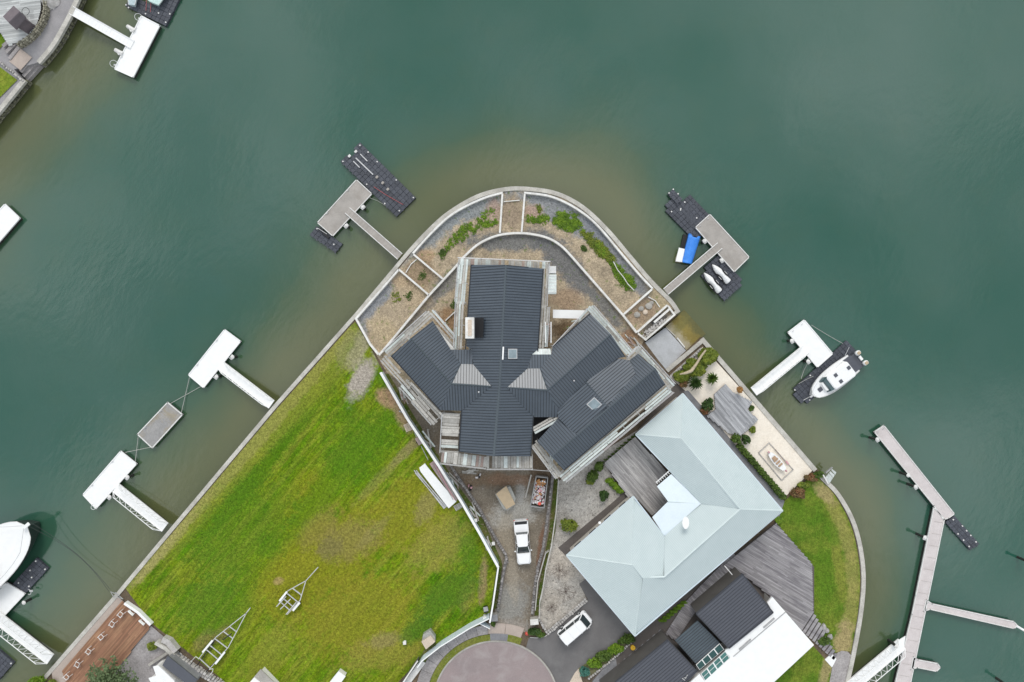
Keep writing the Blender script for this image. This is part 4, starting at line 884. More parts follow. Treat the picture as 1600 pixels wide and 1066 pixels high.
t = thing('stepping_stones', P(990, 1030), "row of pale stepping stones beside the charcoal house", 'stepping stones')
for k in range(9): MB().box(P(958 + k * 9.2, 1047 - k * 7.6, G + .04), (.42, .32, .1), R(39) + .1 * (k % 3), .03).build('stone', M['pathgrey'], t)
t = thing('garden_umbrella', P(988, 1010), "small bright yellow bucket beside the stepping stones", 'bucket')
MB().tube(P(988, 1010), P(988, 1010) + Vector((0, 0, .45)), .24, 10, .29).build('bucket', M['yellow'], t)
t['label'] = "small bright yellow bucket beside the stepping stones"; t.name = 'bucket'
# bottom-left little buildings
H4 = thing('shed', P(281, 1043), "small flat slate roof behind the wide pale stone wall", 'shed')
q = [(262, 1025), (308, 1062), (300, 1075), (253.5, 1040)]
face(H4, [(a, b, 3.2) for a, b in q], M['charcoal'], None); walls(H4, [(p.x, p.y, 0) for p in shrink([p.xy for p in PP(q, 3.2)], .1)], G, 3.05, M['pathgrey'])
H5 = thing('shed', P(255, 1060), "white roofed shed with stepped edge beside the conifer", 'shed')
q = [(239, 1042), (247, 1040), (272, 1064), (280, 1085), (245, 1085), (232, 1060), (244, 1056)]
face(H5, [(a, b, 3.4) for a, b in q], M['white'], None); walls(H5, [(p.x, p.y, 0) for p in shrink([p.xy for p in PP(q, 3.4)], .1)], G, 3.2, M['wall_white'])
H6 = thing('shed', P(410, 1060), "pale concrete roof corner with a white panel at the bottom edge", 'shed')
face(H6, [(407, 1046, 2.6), (440, 1078, 2.6), (420, 1100, 2.6), (380, 1078, 2.6)], M['concrete'], None); face(H6, [(397, 1059, 2.72), (406, 1066, 2.72), (390, 1085, 2.72), (380, 1078, 2.72)], M['white'], None)
walls(H6, [(p.x, p.y, 0) for p in PP([(407, 1050), (434, 1078), (415, 1100), (385, 1076)], 2.6)], G, 2.45, M['wall_white'])
H7 = thing('cabinet', P(528, 1056), "white topped cabinet standing at the lawn's bottom edge", 'cabinet')
MB().prism(PP([(529, 1050), (539, 1057), (525, 1075), (513, 1070)], 2.2), G, 2.2).build('box', M['wall_white'], H7); MB().prism(PP([(529, 1049), (540, 1057), (526, 1076), (512, 1070)], 2.27), 2.2, 2.27).build('lid', M['white'], H7)
wall('garden_wall', [(242, 1005), (258, 1014), (276, 1030)], 5, G, G + .9, "pale angled concrete wall beside the paved terrace", 'wall', M['cap'])
wall('garden_wall', [(253, 1000), (262, 1004), (274, 1019)], 9, G, G + .8, "broad pale wall top next to the lawn's left corner", 'wall', M['stone_pale'])
wall('garden_wall', [(232, 1040), (262, 1020)], 4, G, G + .6, "low pale wall leading from conifer to the slate roof", 'wall', M['concrete'])
wall('garden_wall', [(194, 943), (215, 957), (235, 977)], 4, G, G + .6, "white bench wall along the brown deck's upper edge", 'wall', M['white'])

# gazebo top-left
H8 = thing('gazebo', P(22, 29), "small slate gable roofed shelter on the top left plank terrace", 'shelter')
z0_, z1_ = G + 2.4, G + 3.1
face(H8, [(4.5, 26, z0_), (21, 9, z0_), (31.5, 18.5, z1_), (14, 36, z1_)], M['slate'], None); face(H8, [(31.5, 18.5, z1_), (40.5, 28, z0_), (24.5, 46, z0_), (14, 36, z1_)], M['slate'], None)
cap(H8, (31.5, 18.5, z1_), (14, 36, z1_), M['slate'], .2)
for x, y in ((12, 28), (23, 16), (38, 30), (28, 42)): p = P(x, y, G + 2.2); MB().box((p.x, p.y, G + 1.35), (.14, .14, 1.85)).build('post', M['slate'], H8)
MB().prism(PP([(12, 28), (23, 16), (38, 30), (28, 42)], G + 2.2), G + .45, G + 2.2).build('wall', M['slate'], H8)
t = thing('garden_table', P(38, 18), "round wire chair ring beside the slate roofed shelter", 'chair')
for k in range(10):
    a0, a1 = k * .628, (k + 1) * .628; c = P(40, 18, G + 1.1); MB().tube(c + Vector((math.cos(a0) * .45, math.sin(a0) * .45, 0)), c + Vector((math.cos(a1) * .45, math.sin(a1) * .45, 0)), .03, 4).build('hoop', M['black'], t)
t.name = 'wire_chair'
t = thing('spiral_seat', P(84, 3), "pale round stone seat at the top edge beside the path", 'seat')
for k, r_ in enumerate((1.3, .95, .6)): MB().tube(P(84, 2, G - .1), P(84, 2, G + .18 + k * .12), r_, 14).build('tier', M['stone_pale'], t)

# ------------------------------------------------------------------ docks
def pile(x, y, label, z1=1.25, r=.16, group=None, bracket=None):
    t = thing('mooring_pile', P(x, y, 0), label, 'pile'); p = P(x, y, z1)
    MB().tube((p.x, p.y, -2.5), (p.x, p.y, z1), r, 10).build('shaft', M['skirt'], t)
    MB().tube((p.x, p.y, z1), (p.x, p.y, z1 + .12), r + .09, 10, r * .7).build('pile_cap', M['trim'], t); return t
def collar(parent, x, y, toward, z=.5):
    p, q = P(x, y, z), P(*toward, z); mb = MB()
    for s in (-1, 1):
        d = (q - p).normalized(); n_ = Vector((-d.y, d.x, 0)) * .25 * s; mb.bar(p + n_ - d * .2, q + n_, .07, .1)
    d = (q - p).normalized(); n_ = Vector((-d.y, d.x, 0)) * .25; mb.bar(p - d * .22 - n_, p - d * .22 + n_, .07, .1)
    mb.build('pile_guide', M['rail'], parent)
def pontoon(c, label, deckm, edgem, z=.58, name='pontoon', brackets=(), edge=.10, plank=True):
    q = PP(c, z); cc = sum(q, Vector()) / len(q); t = thing(name, (cc.x, cc.y, 0), label, 'pontoon')
    MB().prism([(p.x, p.y, 0) for p in [cc + (p - cc) * .985 for p in q]], -.35, z - .12).build('float', M['skirt'], t)
    MB().prism(q, .12).build('deck', deckm, t)
    m_ = len(q)
    for i in range(m_):
        a, b = q[i], q[(i + 1) % m_]; d = (b - a).normalized(); MB().bar(a + Vector((0, 0, -.02)) - d * .05, b + Vector((0, 0, -.02)) + d * .05, edge, .16).build('edge_trim', edgem, t)
    # rubbing strip details: cleats
    for k in (.2, .8):
        p = q[0] * (1 - k) + q[-1] * k; p = p + (cc - p).normalized() * .25
        MB().bar(p + Vector((-.12, -.08, .08)), p + Vector((.12, .08, .08)), .05, .05).build('cleat', M['galv'], t)
    for b in brackets: collar(t, *b)
    return t
def gangway(a, b, wpx, z0, z1, label, deckm, railm, truss=0.0, edge=.07, rails=True):
    p, q = P(*a, z0), P(*b, z1); t = thing('gangway', p, label, 'gangway'); d = (q - p); L_ = d.length; d.normalize(); n_ = d.cross(Vector((0, 0, 1))).normalized(); w_ = wpx * S
    mb = MB(); k = max(4, int(L_ / .5))
    nb = int(L_ / .14)
    MB().bar(p, q, w_, .1).build('deck', deckm, t)
    MB().bar(p.lerp(q, .04) + Vector((0, 0, -.2)), q.lerp(p, .04) + Vector((0, 0, -.16)), w_ * .96, .28).build('under_shade', M['skirt'], t)  # near-black box added for the shade and dark reflection under the deck
    for s in (-1, 1): MB().bar(p + n_ * w_ / 2 * s + Vector((0, 0, .02)), q + n_ * w_ / 2 * s + Vector((0, 0, .02)), edge, .2).build('side_beam', railm, t)
    cl = MB()
    for i in range(1, int(L_ / .45)): cl.bar(p + d * i * .45 - n_ * w_ * .45 + Vector((0, 0, .055)), p + d * i * .45 + n_ * w_ * .45 + Vector((0, 0, .055)), .03, .02)
    tag(cl.build('grip_strips', deckm, t), kind='stuff')
    if truss:
        for s in (-1, 1):
            o_ = n_ * w_ / 2 * s; tp = p + d * .8 + o_ + Vector((0, 0, truss)); tq = q - d * .8 + o_ + Vector((0, 0, truss))
            x = MB(); x.bar(tp, tq, .06, .06); x.bar(p + o_, tp, .05, .05); x.bar(q + o_, tq, .05, .05)
            m_ = max(2, int(L_ / .9)); 
            for i in range(m_):
                u0, u1 = i / m_, (i + .5) / m_; lo0 = (p + o_).lerp(q + o_, u0); hi = tp.lerp(tq, u1); lo1 = (p + o_).lerp(q + o_, (i + 1) / m_)
                x.bar(lo0, hi, .04, .04); x.bar(hi, lo1, .04, .04)
            x.build('truss_rail', railm, t)
    return t
cube_me = unit('float_block', M['cube'], .03, (.488, .488, .42)); lug_me = unit('lug', M['cube'], .02, (.16, .16, .06))
def floats(o, du, dv, nu, nv, label, skip=(), light=(), z=.16, seed=0):
    """modular cube dock: o = first corner pixel, du / dv = pixel step vectors"""
    p = P(*o, .3); t = thing('cube_dock', (p.x, p.y, 0), label, 'floating dock'); rnd = random.Random(seed)
    U = P(o[0] + du[0], o[1] + du[1], .3) - p; Vv = P(o[0] + dv[0], o[1] + dv[1], .3) - p; rz = math.atan2(U.y, U.x)
    sx, sy = U.length / .5, Vv.length / .5; cnt = 0
    for i in range(nu):
        for j in range(nv):
            if (i, j) in skip or cnt >= 300: continue
            c = p + U * (i + .5) + Vv * (j + .5); c.z = z + rnd.uniform(-.02, .02)
            piece('float_block', cube_me, t, c, rz + rnd.uniform(-.02, .02), (sx, sy, 1)); cnt += 1
            if rnd.random() < .35: piece('lug', lug_me, t, c + (U + Vv) * .5 + Vector((0, 0, .22)), rz + .78)
    w_ = MB()
    for (i, j) in light:
        c = p + U * i + Vv * j; w_.box((c.x, c.y, z + .27), (.16, .16, .1), rz, .02)
    if light: w_.build('bollard', M['trim'], t)
    return t
Wd, Wt = M['white'], M['white']
pontoon([(221, 25), (249.5, 40), (208, 121), (179, 108)], "white pontoon at the top left, below the black cube dock", Wd, Wt, brackets=[((196, 44), (0, 0))][:0])
gangway((112, 16.5), (207, 70), 12.5, G + .1, .62, "white gangway from the top left path to its pontoon", Wd, Wt)
for i, (x, y, tx, ty, s_) in enumerate([(199, 41, 209, 48, 'upper'), (180, 78, 190, 84, 'lower')]):
    t = thing('dock_arm', P(x, y, .5), "white fender arm, %s of two on the top left pontoon" % s_, 'fender arm')
    MB().tube(P(x, y, .55), P(tx + 2, ty + 1, .55), .22, 8, .3).build('arm', M['trim'], t); MB().box(P(tx - 3, ty - 1, .62), (.5, .4, .2), .5, .04).build('plate', M['white_wall'], t)
def hoop(x, y, ang, label, r=.4):
    t = thing('boarding_ladder', P(x, y, .5), label, 'ladder'); c = P(x, y, .85); mb = MB(); pr = None
    for k in range(11):
        a = ang + R(-120 + k * 24); q = c + Vector((math.cos(a) * r, math.sin(a) * r, .15 * math.sin(k * .3)))
        if pr: mb.tube(pr, q, .035, 5)
        pr = q
    mb.build('handrail', M['rail'], t); MB().bar(c - Vector((.2, 0, .3)), c + Vector((.2, 0, -.3)), .2, .04).build('step', M['rail'], t)
hoop(216.5, 27, 2.6, "white looped ladder at the upper corner of the top left pontoon"); hoop(178, 100, 2.6, "white looped ladder at the lower corner of the top left pontoon")
floats((224, 24), (5.9, 2.9), (2.9, -5.9), 6, 12, "black cube dock above the top left white pontoon", seed=1, light=[(0.5, .5), (5.7, .8), (5.7, 3), (3.2, 2)])
floats((196, 10), (5.9, 2.9), (2.9, -5.9), 5, 3, "small black cube arm left of the top left cube dock", seed=2, light=[(.2, .3), (1, 0)])
pontoon([(8, 319), (31, 341), (-22, 402), (-50, 380)], "white pontoon cut off by the left edge, upper", Wd, Wt)
pontoon([(557, 281), (581, 303), (520, 369), (496, 348)], "grey decked pontoon with white edges by the long black cube dock", M['float_deck'], M['trim'], brackets=[(567, 324, (559, 316)), (541, 353, (533, 345))])
gangway((625, 401), (543, 329), 11, G + .1, .62, "grey decked gangway from the curved sea wall on the left", M['float_deck'], M['trim'], edge=.09)
pile(567, 324, "short pile right of the left grey pontoon, upper"); pile(541, 353, "short pile right of the left grey pontoon, lower")
floats((562.5, 222.5), (4.87, 4.82), (-5.1, 5.0), 18, 6, "long black cube dock with a roller track, left of the building site", seed=4, light=[(.5, 5.6), (6, .4), (12, .3), (17.6, .4), (8, 5.5), (3, .3), (17.5, 4.6), (0.6, .5), (14, 5.7)], skip=[(0, 2), (0, 3)])
t = thing('boat_bunk', P(570, 262, .4), "pale roller track lying on the long black cube dock", 'roller track')
MB().bar(P(556, 247, .45), P(583, 273, .45), .14, .1).build('bunk', M['galv'], t)
for a, b in (((552, 252), (562, 262)), ((563, 241), (574, 252))): MB().bar(P(*a, .45), P(*b, .45), .12, .1).build('bunk', M['galv'], t)
for x, y in ((589, 277), (598, 286), (606, 296), (546, 244), (556, 237)): MB().box(P(x, y, .5), (.36, .3, .2), .8, .05).build('roller', M['trim'] if x < 560 else M['float_deck'], t)
t = thing('rope', P(600, 300, .45), "thin red rope on the long black cube dock", 'rope'); MB().path([P(584, 292, .46), P(602, 304, .46), P(616, 312, .46), P(630, 320, .46)], .03, 4).build('strand', M['pinkrope'], t)
t = thing('rope', P(580, 310, .5), "thin mooring line from left grey pontoon to cube dock", 'rope'); MB().path([P(577, 309, .55), P(590, 314, .5), P(602, 321, .45)], .02, 4).build('strand', M['rope'], t)
floats((495, 353.5), (5.8, 4.0), (-3.8, 4.6), 7, 3, "small black cube dock at the left grey pontoon's lower corner", seed=5, light=[(.5, .5), (5.6, 1.4)])
t = thing('davit', P(505, 362, .4), "dark boat chock on the small black cube dock", 'chock'); MB().bar(P(500, 357, .5), P(514, 372, .5), .3, .25).build('beam', M['black'], t); MB().tube(P(497, 357, .6), P(511, 366, .6), .04, 5).build('rail', M['rail'], t)
pontoon([(1109, 335), (1170.5, 402), (1147, 425), (1086.5, 355.5)], "grey decked pontoon with white edges beside the blue covered boat", M['float_deck'], M['trim'], brackets=[(1101, 377, (1107, 371)), (1128, 407, (1134, 402))])
gangway((1040, 456), (1124.5, 384), 11, G + .1, .62, "grey decked gangway from the curved sea wall on the right", M['float_deck'], M['trim'], edge=.09)
pile(1101, 377, "short pile left of the right grey pontoon, upper"); pile(1128, 407, "short pile left of the right grey pontoon, lower")
floats((1056, 305), (5.2, 5.3), (-4.4, 3.9), 10, 5, "black cube dock with raised blocks above the blue covered boat", seed=6, light=[(1, .3), (3, 2), (6.5, .4), (9, 2.5), (2, 4)], skip=[(0, 4), (9, 4)])
floats((1078, 304), (5.0, 5.3), (-4.4, 3.9), 6, 5, "short black cube dock along the right grey pontoon's top end", seed=7, light=[(1, 4.5), (.5, 2.5)], skip=[(0, 4), (1, 4), (0, 3)])
floats((1051, 296), (5.0, 5.3), (-4.4, 3.9), 3, 2, "little raised pair of cube rows at the tip of the right cube dock", seed=8, z=.34, light=[(.1, .1), (.1, 1.6), (1.5, 0)])
floats((1123, 398), (4.6, 4.9), (-4.7, 4.0), 9, 7, "black cube dock carrying two white jet skis", seed=9, skip=[(0, 5), (0, 6), (8, 0)], light=[])
pontoon([(1256.5, 500), (1301, 552.7), (1277, 574), (1231, 519.6)], "white pontoon to the left of the moored cabin boat", Wd, Wt, brackets=[(1237.5, 533, (1243, 529)), (1263, 565, (1269, 560))])
gangway((1177.5, 612), (1259, 545), 14, G + .1, .62, "white gangway from the cream garden's sea wall", Wd, Wt, truss=.5)
pile(1237.5, 533, "short pile by the cabin boat's pontoon, upper"); pile(1263, 565, "short pile by the cabin boat's pontoon, lower")
floats((1234.5, 612), (4.9, -4.45), (4.35, 4.75), 18, 5, "black cube dock under the moored cabin boat", seed=10, light=[(1, .4), (6, .3), (2, 4.6)], skip=[(0, 0), (0, 4)])
pontoon([(351, 515), (376, 533.5), (318, 606), (294.5, 586)], "white pontoon off the big lawn, upper of two", Wd, Wt, brackets=[(362, 558, (356, 553)), (338, 589, (332, 584))])
gangway((424.5, 632), (345, 571), 14, G + .1, .62, "white gangway off the big lawn, upper of two", Wd, Wt, truss=.6)
pile(363, 558, "short pile right of the lawn's upper white pontoon, upper"); pile(338, 589, "short pile right of the lawn's upper white pontoon, lower")
pontoon([(188.6, 705), (213.5, 725), (150, 795), (129.6, 773)], "white pontoon off the big lawn, lower of two", Wd, Wt, brackets=[(198.7, 746, (193, 741)), (171, 777, (165, 772))])
gangway((258, 824), (181, 762), 15, G + .1, .62, "white trussed gangway off the big lawn, lower of two", Wd, Wt, truss=1.0)
pile(199, 746, "short pile right of the lawn's lower white pontoon, upper"); pile(171, 777, "short pile right of the lawn's lower white pontoon, lower")
hoop(147, 792, -2.2, "white looped ladder at the lower end of the lawn's lower pontoon", .3)
pontoon([(262, 629), (285, 648), (238, 700), (215, 678.7)], "grey concrete raft tied between the two lawn pontoons", M['raft_deck'], M['trim'], name='raft', edge=.12)
for i, (a, b) in enumerate([((296, 590), (283, 646)), ((314, 604), (266, 631)), ((211, 724), (216, 682)), ((196, 707), (235, 699))]):
    t = thing('mooring_rope', P(*a, .5), ["upper left mooring rope of the grey raft", "upper right mooring rope of the grey raft", "lower left mooring rope of the grey raft", "lower right mooring rope of the grey raft"][i], 'rope')
    m_ = [(a[0] + (b[0] - a[0]) * k / 6, a[1] + (b[1] - a[1]) * k / 6) for k in range(7)]
    MB().path([P(*q, .5 - .22 * math.sin(math.pi * k / 6)) for k, q in enumerate(m_)], .035, 4).build('strand', M['rope'], t)
pontoon([(10.7, 911), (39, 928), (6, 963), (-38, 940)], "white pontoon at the big yacht's bow", Wd, Wt)
gangway((79, 1030), (-10, 960), 17, G + .1, .65, "broad white trussed gangway below the big yacht", Wd, Wt, truss=1.1)
pile(37, 942, "dark pile stub beside the big yacht's pontoon", 1.2)
floats((57, 872), (4.7, 4.1), (-4.5, 4.9), 4, 10, "black cube dock beside the big yacht's bow", seed=11, light=[(.5, .5), (3.6, .5), (1, 3), (2.5, 4), (3.5, 6), (1, 7), (3, 8)])
floats((-22, 998), (4.9, 4.2), (-4.0, 4.6), 9, 6, "black cube dock cut off at the bottom left", seed=12, light=[(8.6, .4), (3, .4), (8.4, 5)])
hoop(46, 925, 0, "small looped ladder beside the big yacht's pontoon", .3)
# marina walkway right
pontoon([(1381, 665), (1491, 803), (1482, 809.5), (1474, 812), (1459, 790), (1366, 675)], "long narrow pale pontoon leading to the upper end of the marina walkway", M['float_deck2'], M['trim'], z=.6, brackets=[(1371, 687, (1377, 683)), (1431, 761, (1437, 757))])
wk = pontoon([(1459, 793), (1475.5, 811), (1422, 1070), (1408, 1110), (1392, 1110), (1399, 1066), (1425, 960)], "long pale marina walkway running down the right side", M['float_deck2'], M['trim'], z=.6, brackets=[(1445.5, 840.5, (1452, 842))])
jt = MB()
for k in range(14):
    f = k / 13; a = (1457 - 54 * f, 815 + 240 * f); jt.bar(P(a[0] + 3, a[1], .615), P(a[0] + 20 - 2 * f, a[1] + 3, .615), .03, .012)
tag(jt.build('expansion_joints', M['float_deck'], wk))
pontoon([(1447, 937), (1456, 943.5), (1584, 971.5), (1590, 978), (1584, 982), (1453, 952), (1443, 955)], "long thin finger pontoon reaching to the right edge", M['float_deck2'], M['trim'], z=.6)
pontoon([(1427, 1026), (1434, 1031), (1465, 1037), (1469, 1043), (1463, 1049), (1433, 1043), (1423, 1046)], "short finger pontoon near the bottom right", M['float_deck2'], M['trim'], z=.6)
t = thing('pipe', P(1592, 980, .6), "white pipe tip at the end of the long finger pontoon", 'pipe'); MB().tube(P(1588, 978, .65), P(1600, 985, .65), .14, 7).build('arm', M['white'], t)
for x, y, l in [(1371, 687, "pile at the outer tip of the marina pontoon"), (1419.5, 743, "small pile midway along the marina pontoon"), (1431, 761, "larger pile midway along the marina pontoon"), (1445.5, 840.5, "pile on the left of the marina walkway"), (1607, 878, "mooring pile just beyond the right edge, upper"), (1573, 1071, "mooring pile at the bottom edge near the finger pontoons"), (1401, 1010, "white topped pile where the trussed bridge lands")]:
    pile(x, y, l, 1.75)
floats((1491, 806), (4.35, 4.9), (-4.9, 3.2), 9, 3, "small black cube dock right of the marina walkway bend", seed=13, light=[(.5, 1), (3, .3), (4.5, .3), (6, .3), (8, .4), (4, 2.6), (6, 2.6), (8, 2.6)], skip=[])
gangway((1312, 1087), (1409, 1006), 18, G + .3, .8, "big white trussed bridge to the marina walkway", Wd, Wt, truss=1.1)
t = thing('bridge_landing', P(1408, 1010, .6), "white triangular landing where the trussed bridge meets the walkway", 'landing')
MB().prism(PP([(1396, 1006), (1415, 994), (1411, 1020), (1400, 1016)], .75), .1, None).build('plate', Wd, t)

# corner light platform on east curve
t = thing('platform', P(1297, 742), "small grey timber platform on the sea wall corner", 'platform')
for k in range(4): MB().prism(PP([(1289 + k * 3.4, 748 - k * 4.3 + 0), (1296 + k * 3, 755 - k * 4.3), (1299 + k * 2.6, 751 - k * 4.3), (1292 + k * 2.6, 743 - k * 3.4)], G + .45), .06, None).build('plank', M['plank_mint'], t)
MB().bar(P(1286, 742, G + .5), P(1294, 756, G + .5), .15, .12).build('beam', M['trim'], t); MB().bar(P(1290, 739, G + .2), P(1300, 730, G + .2), .1, .3).build('brace', M['steel'], t)

# ------------------------------------------------------------------ boats (local: x forward, y left)
def hull(t, L_, beam, z0, z1, m, nose=.5, n=14, stern=.86, sheer=.25, deckm=None, name='hull', deck=True, sidem=None):
    rings_top = []; st = [i / (n - 1) for i in range(n)]
    def half(u): # u 0 stern .. 1 bow
        if u < nose: return beam / 2 * (stern + (1 - stern) * math.sin(u / nose * math.pi / 2))
        return beam / 2 * math.sqrt(max(0.0, 1 - ((u - nose) / (1 - nose)) ** 2.1))
    secs = []
    for u in st:
        h = max(half(u), .02); x = u * L_ - L_ / 2; zt = z1 + sheer * u * u; zb = z0 + .25 * max(0, u - .7) / .3
        secs.append([Vector((x, -h, zt)), Vector((x, -h * .92, zt - (zt - zb) * .45)), Vector((x * 1, -h * .6, zb)), Vector((x, h * .6, zb)), Vector((x, h * .92, zt - (zt - zb) * .45)), Vector((x, h, zt)), Vector((x, h * .93, zt + .04)), Vector((x, -h * .93, zt + .04))])
    mb = MB().loft(secs); o = mb_local(mb, name, sidem or m, t)
    if sidem:
        dk = MB(); dk.add([Vector((u * L_ - L_ / 2, sg * max(half(u), .02) * .985, z1 + sheer * u * u + .06)) for u in st for sg in (-1, 1)], [(2 * i, 2 * i + 2, 2 * i + 3, 2 * i + 1) for i in range(n - 1)]); mb_local(dk, 'deck', m, t)
    rl = MB()
    for s in (-1, 1):
        pts = [Vector((u * L_ - L_ / 2, s * max(half(u), .02), z1 + sheer * u * u + .05)) for u in st]
        rl.path(pts, .035, 5)
    mb_local(rl, 'gunwale', M['trim'], t)
    return half
def mb_local(mb, name, m, parent, smooth_=False):
    me = D.meshes.new(name); me.from_pydata(mb.v, [], mb.f); me.materials.append(m)
    if smooth_: me.polygons.foreach_set('use_smooth', [True] * len(mb.f))
    me.update(); ob = D.objects.new(name, me); COL.objects.link(ob); ob.parent = parent; return ob
def rrect(cx, cy, lx, ly, z, r=.25, n=3, taper=0):
    out = []
    for sx, sy, a0 in ((1, 1, 0), (-1, 1, 90), (-1, -1, 180), (1, -1, 270)):
        for k in range(n + 1):
            a = R(a0 + 90 * k / n); yy = ly / 2 * (1 - (taper if sx > 0 else 0))
            out.append(Vector((cx + sx * (lx / 2 - r) + r * math.cos(a), cy + sy * (yy - r) + r * math.sin(a), z)))
    return out
def place(a, b, z):
    p, q = P(*a, z), P(*b, z); d = q - p; return (p + q) / 2, math.atan2(d.y, d.x), d.length
# cabin boat
c, rz, L_ = place((1334, 567), (1268, 618), 1.2)
t = thing('cabin_boat', (c.x, c.y, 0), "white cabin cruiser with dark roof hatches on a black cube dock", 'boat', rz=rz)
hf = hull(t, L_, 2.75, .35, 1.15, M['carwhite'], nose=.42, deckm=M['white'])
MB_ = MB().loft([rrect(-.3, 0, 4.2, 2.1, 1.2, .3, 3, .35), rrect(-.35, 0, 3.9, 2.0, 1.75, .35, 3, .4)]); mb_local(MB_, 'cabin_side', M['white'], t)
mb_local(MB().loft([rrect(1.15, 0, .75, 1.9, 1.3, .12, 3, .1), rrect(.85, 0, .7, 1.75, 2.0, .12, 3, .1)]), 'windscreen', M['winglass'], t)
mb_local(MB().loft([rrect(-.75, 0, 3.1, 2.05, 1.95, .35, 4, .08), rrect(-.75, 0, 3.15, 2.15, 2.05, .4, 4, .08), rrect(-.75, 0, 2.9, 1.9, 2.13, .4, 4, .08)]), 'cabin_roof', M['carwhite'], t)
mb_local(MB().loft([rrect(-2.75, 0, 1.3, 2.0, 1.2, .1), rrect(-2.75, 0, 1.3, 2.0, 1.28, .1)]), 'cockpit_sole', M['charcoal'], t)
for x, y in ((.1, .5), (.15, -.45), (-1.6, -.2)): mb_local(MB().box((x - .4, y, 2.15), (.42, .42, .06), 0, .02), 'hatch', M['charcoal'], t)
mb_local(MB().box((2.0, 0, 1.42), (.5, .5, .06), 0, .02), 'hatch', M['charcoal'], t)
rl = MB()
for s in (-1, 1): rl.path([Vector((x, s * hf((x + L_ / 2) / L_) * .92, 1.75)) for x in (.8, 1.6, 2.4, 3.0)] + [Vector((L_ / 2 - .1, 0, 1.9))], .02, 4)
mb_local(rl, 'bow_rail', M['rail'], t)
mb_local(MB().box((L_ / 2 + .1, 0, 1.45), (.5, .22, .12), 0, .03), 'anchor_roller', M['galv'], t)
mb_local(MB().tube((L_ / 2 + .1, 0, 1.3), (L_ / 2 + .9, .1, .5), .04, 5), 'anchor', M['trim'], t)
mb_local(MB().box((-L_ / 2 - .55, .3, .62), (1.2, 1.9, .1), 0, .04), 'swim_platform', M['charcoal'], t)
for y in (.95, -.55):
    om = mb_local(MB().box((-L_ / 2 - 1.2, y, .95), (.62, .5, .5), 0, .12), 'outboard', M['white'], t); mb_local(MB().box((-L_ / 2 - 1.2, y, 1.22), (.4, .36, .06), 0, .05), 'cowl_panel', M['tan'], om)
mb_local(MB().box((-L_ / 2 - 1.15, .2, .8), (.35, .6, .2), 0, .05), 'bracket', M['white'], t)
mb_local(MB().tube((-L_ / 2 + .3, -1.3, 1.2), (-L_ / 2 - .6, -1.9, 1.5), .03, 5), 'rod_holder', M['rail'], t)
def line(a, za, b, zb, label, sag=.2, r=.03, m='rope', n=7):
    t = thing('mooring_rope', P(*a, za), label, 'rope'); p, q = P(*a, za), P(*b, zb)
    MB().path([p.lerp(q, k / n) - Vector((0, 0, sag * math.sin(math.pi * k / n))) for k in range(n + 1)], r, 4).build('strand', M[m], t)
line((1268, 508), .6, (1317, 537), .5, "mooring rope from pontoon corner to the cabin boat's stern"); line((1262, 568), .6, (1252, 592), .5, "thin line from pontoon pile to the cube dock by the cabin boat"); line((1248, 600), .5, (1271, 588), 1.2, "short bow line of the cabin boat")
# big yacht at left
c, rz, L_ = place((-95, 945), (44, 822), 2.2)
t = thing('motor_yacht', (c.x, c.y, 0), "big white motor yacht with only its bow inside the left edge", 'yacht', rz=rz)
hf = hull(t, L_, 6.3, .0, 1.9, M['white'], nose=.45, n=24, stern=.9, sheer=.4, sidem=M['hulldark'])  # hull sides coloured dark to deepen their shade and reflection in the water
mb_local(MB().box((L_ / 2 + .15, 0, 2.75), (1.1, .42, .14), 0, .1), 'bow_pulpit', M['white'], t)
rl = MB()
for s in (-1, 1): rl.path([Vector((x, s * hf((x + L_ / 2) / L_) * .9, 3.2)) for x in (0, 2, 3.5, 5)] + [Vector((L_ / 2 + .3, s * .18, 3.4))], .03, 4)
mb_local(rl, 'bow_rail', M['rail'], t); mb_local(MB().loft([rrect(-2.5, 0, 7, 4, 2.6, .8), rrect(-2.8, 0, 6, 3.6, 3.6, .8)]), 'superstructure', M['white'], t)
line((47, 816), 2.4, (172, 921), G + .2, "upper dark mooring rope from the yacht's bow to the sea wall", 1.0, .025, 'ropedark', 12); line((44, 822), 2.2, (170, 924), G + .2, "lower dark mooring rope from the yacht's bow to the sea wall", 1.5, .025, 'ropedark', 12)
# blue covered boat
t = thing('covered_boat', P(1078, 392, .2), "open boat under a bright blue tarpaulin beside the grey pontoon", 'boat')
MB().prism(PP([(1063, 388), (1070, 389), (1066, 410), (1057, 408.5), (1057, 404)], .75), .1, .75).build('stern', M['beige'], t)
MB().prism(PP([(1061, 387), (1070, 389.3), (1065.5, 409.5), (1055.7, 408.4)], .85), .7, .85).build('engine_cover', M['white'], t)
MB().prism(PP([(1068, 366), (1092, 371), (1080, 410), (1060, 404)], .4), -.2, .4).build('hull', M['rubber'], t)
rows = []
for i in range(9):
    u = i / 8; a = (1076.5 - 11.5 * u, 364.5 + 45 * u); b = (1094.5 - 13.5 * u, 370 + 42.4 * u); row = []
    for j in range(7):
        v = j / 6; nt_ = 3.5 if (i == 0 and 2 <= j <= 4) else 0
        row.append(P(a[0] + (b[0] - a[0]) * v, a[1] + (b[1] - a[1]) * v + nt_, .72 + .32 * math.sin(math.pi * v) + .05 * math.sin(i * 2.1 + j * 1.3)))
    rows.append(row)
mb = MB(); vs_ = [v for r_ in rows for v in r_]; mb.add(vs_, [(i * 7 + j, (i + 1) * 7 + j, (i + 1) * 7 + j + 1, i * 7 + j + 1) for i in range(8) for j in range(6)])
edge = [(i * 7) for i in range(9)]; o_ = len(mb.v); mb.add([v - Vector((0, 0, .5)) for v in vs_], [])
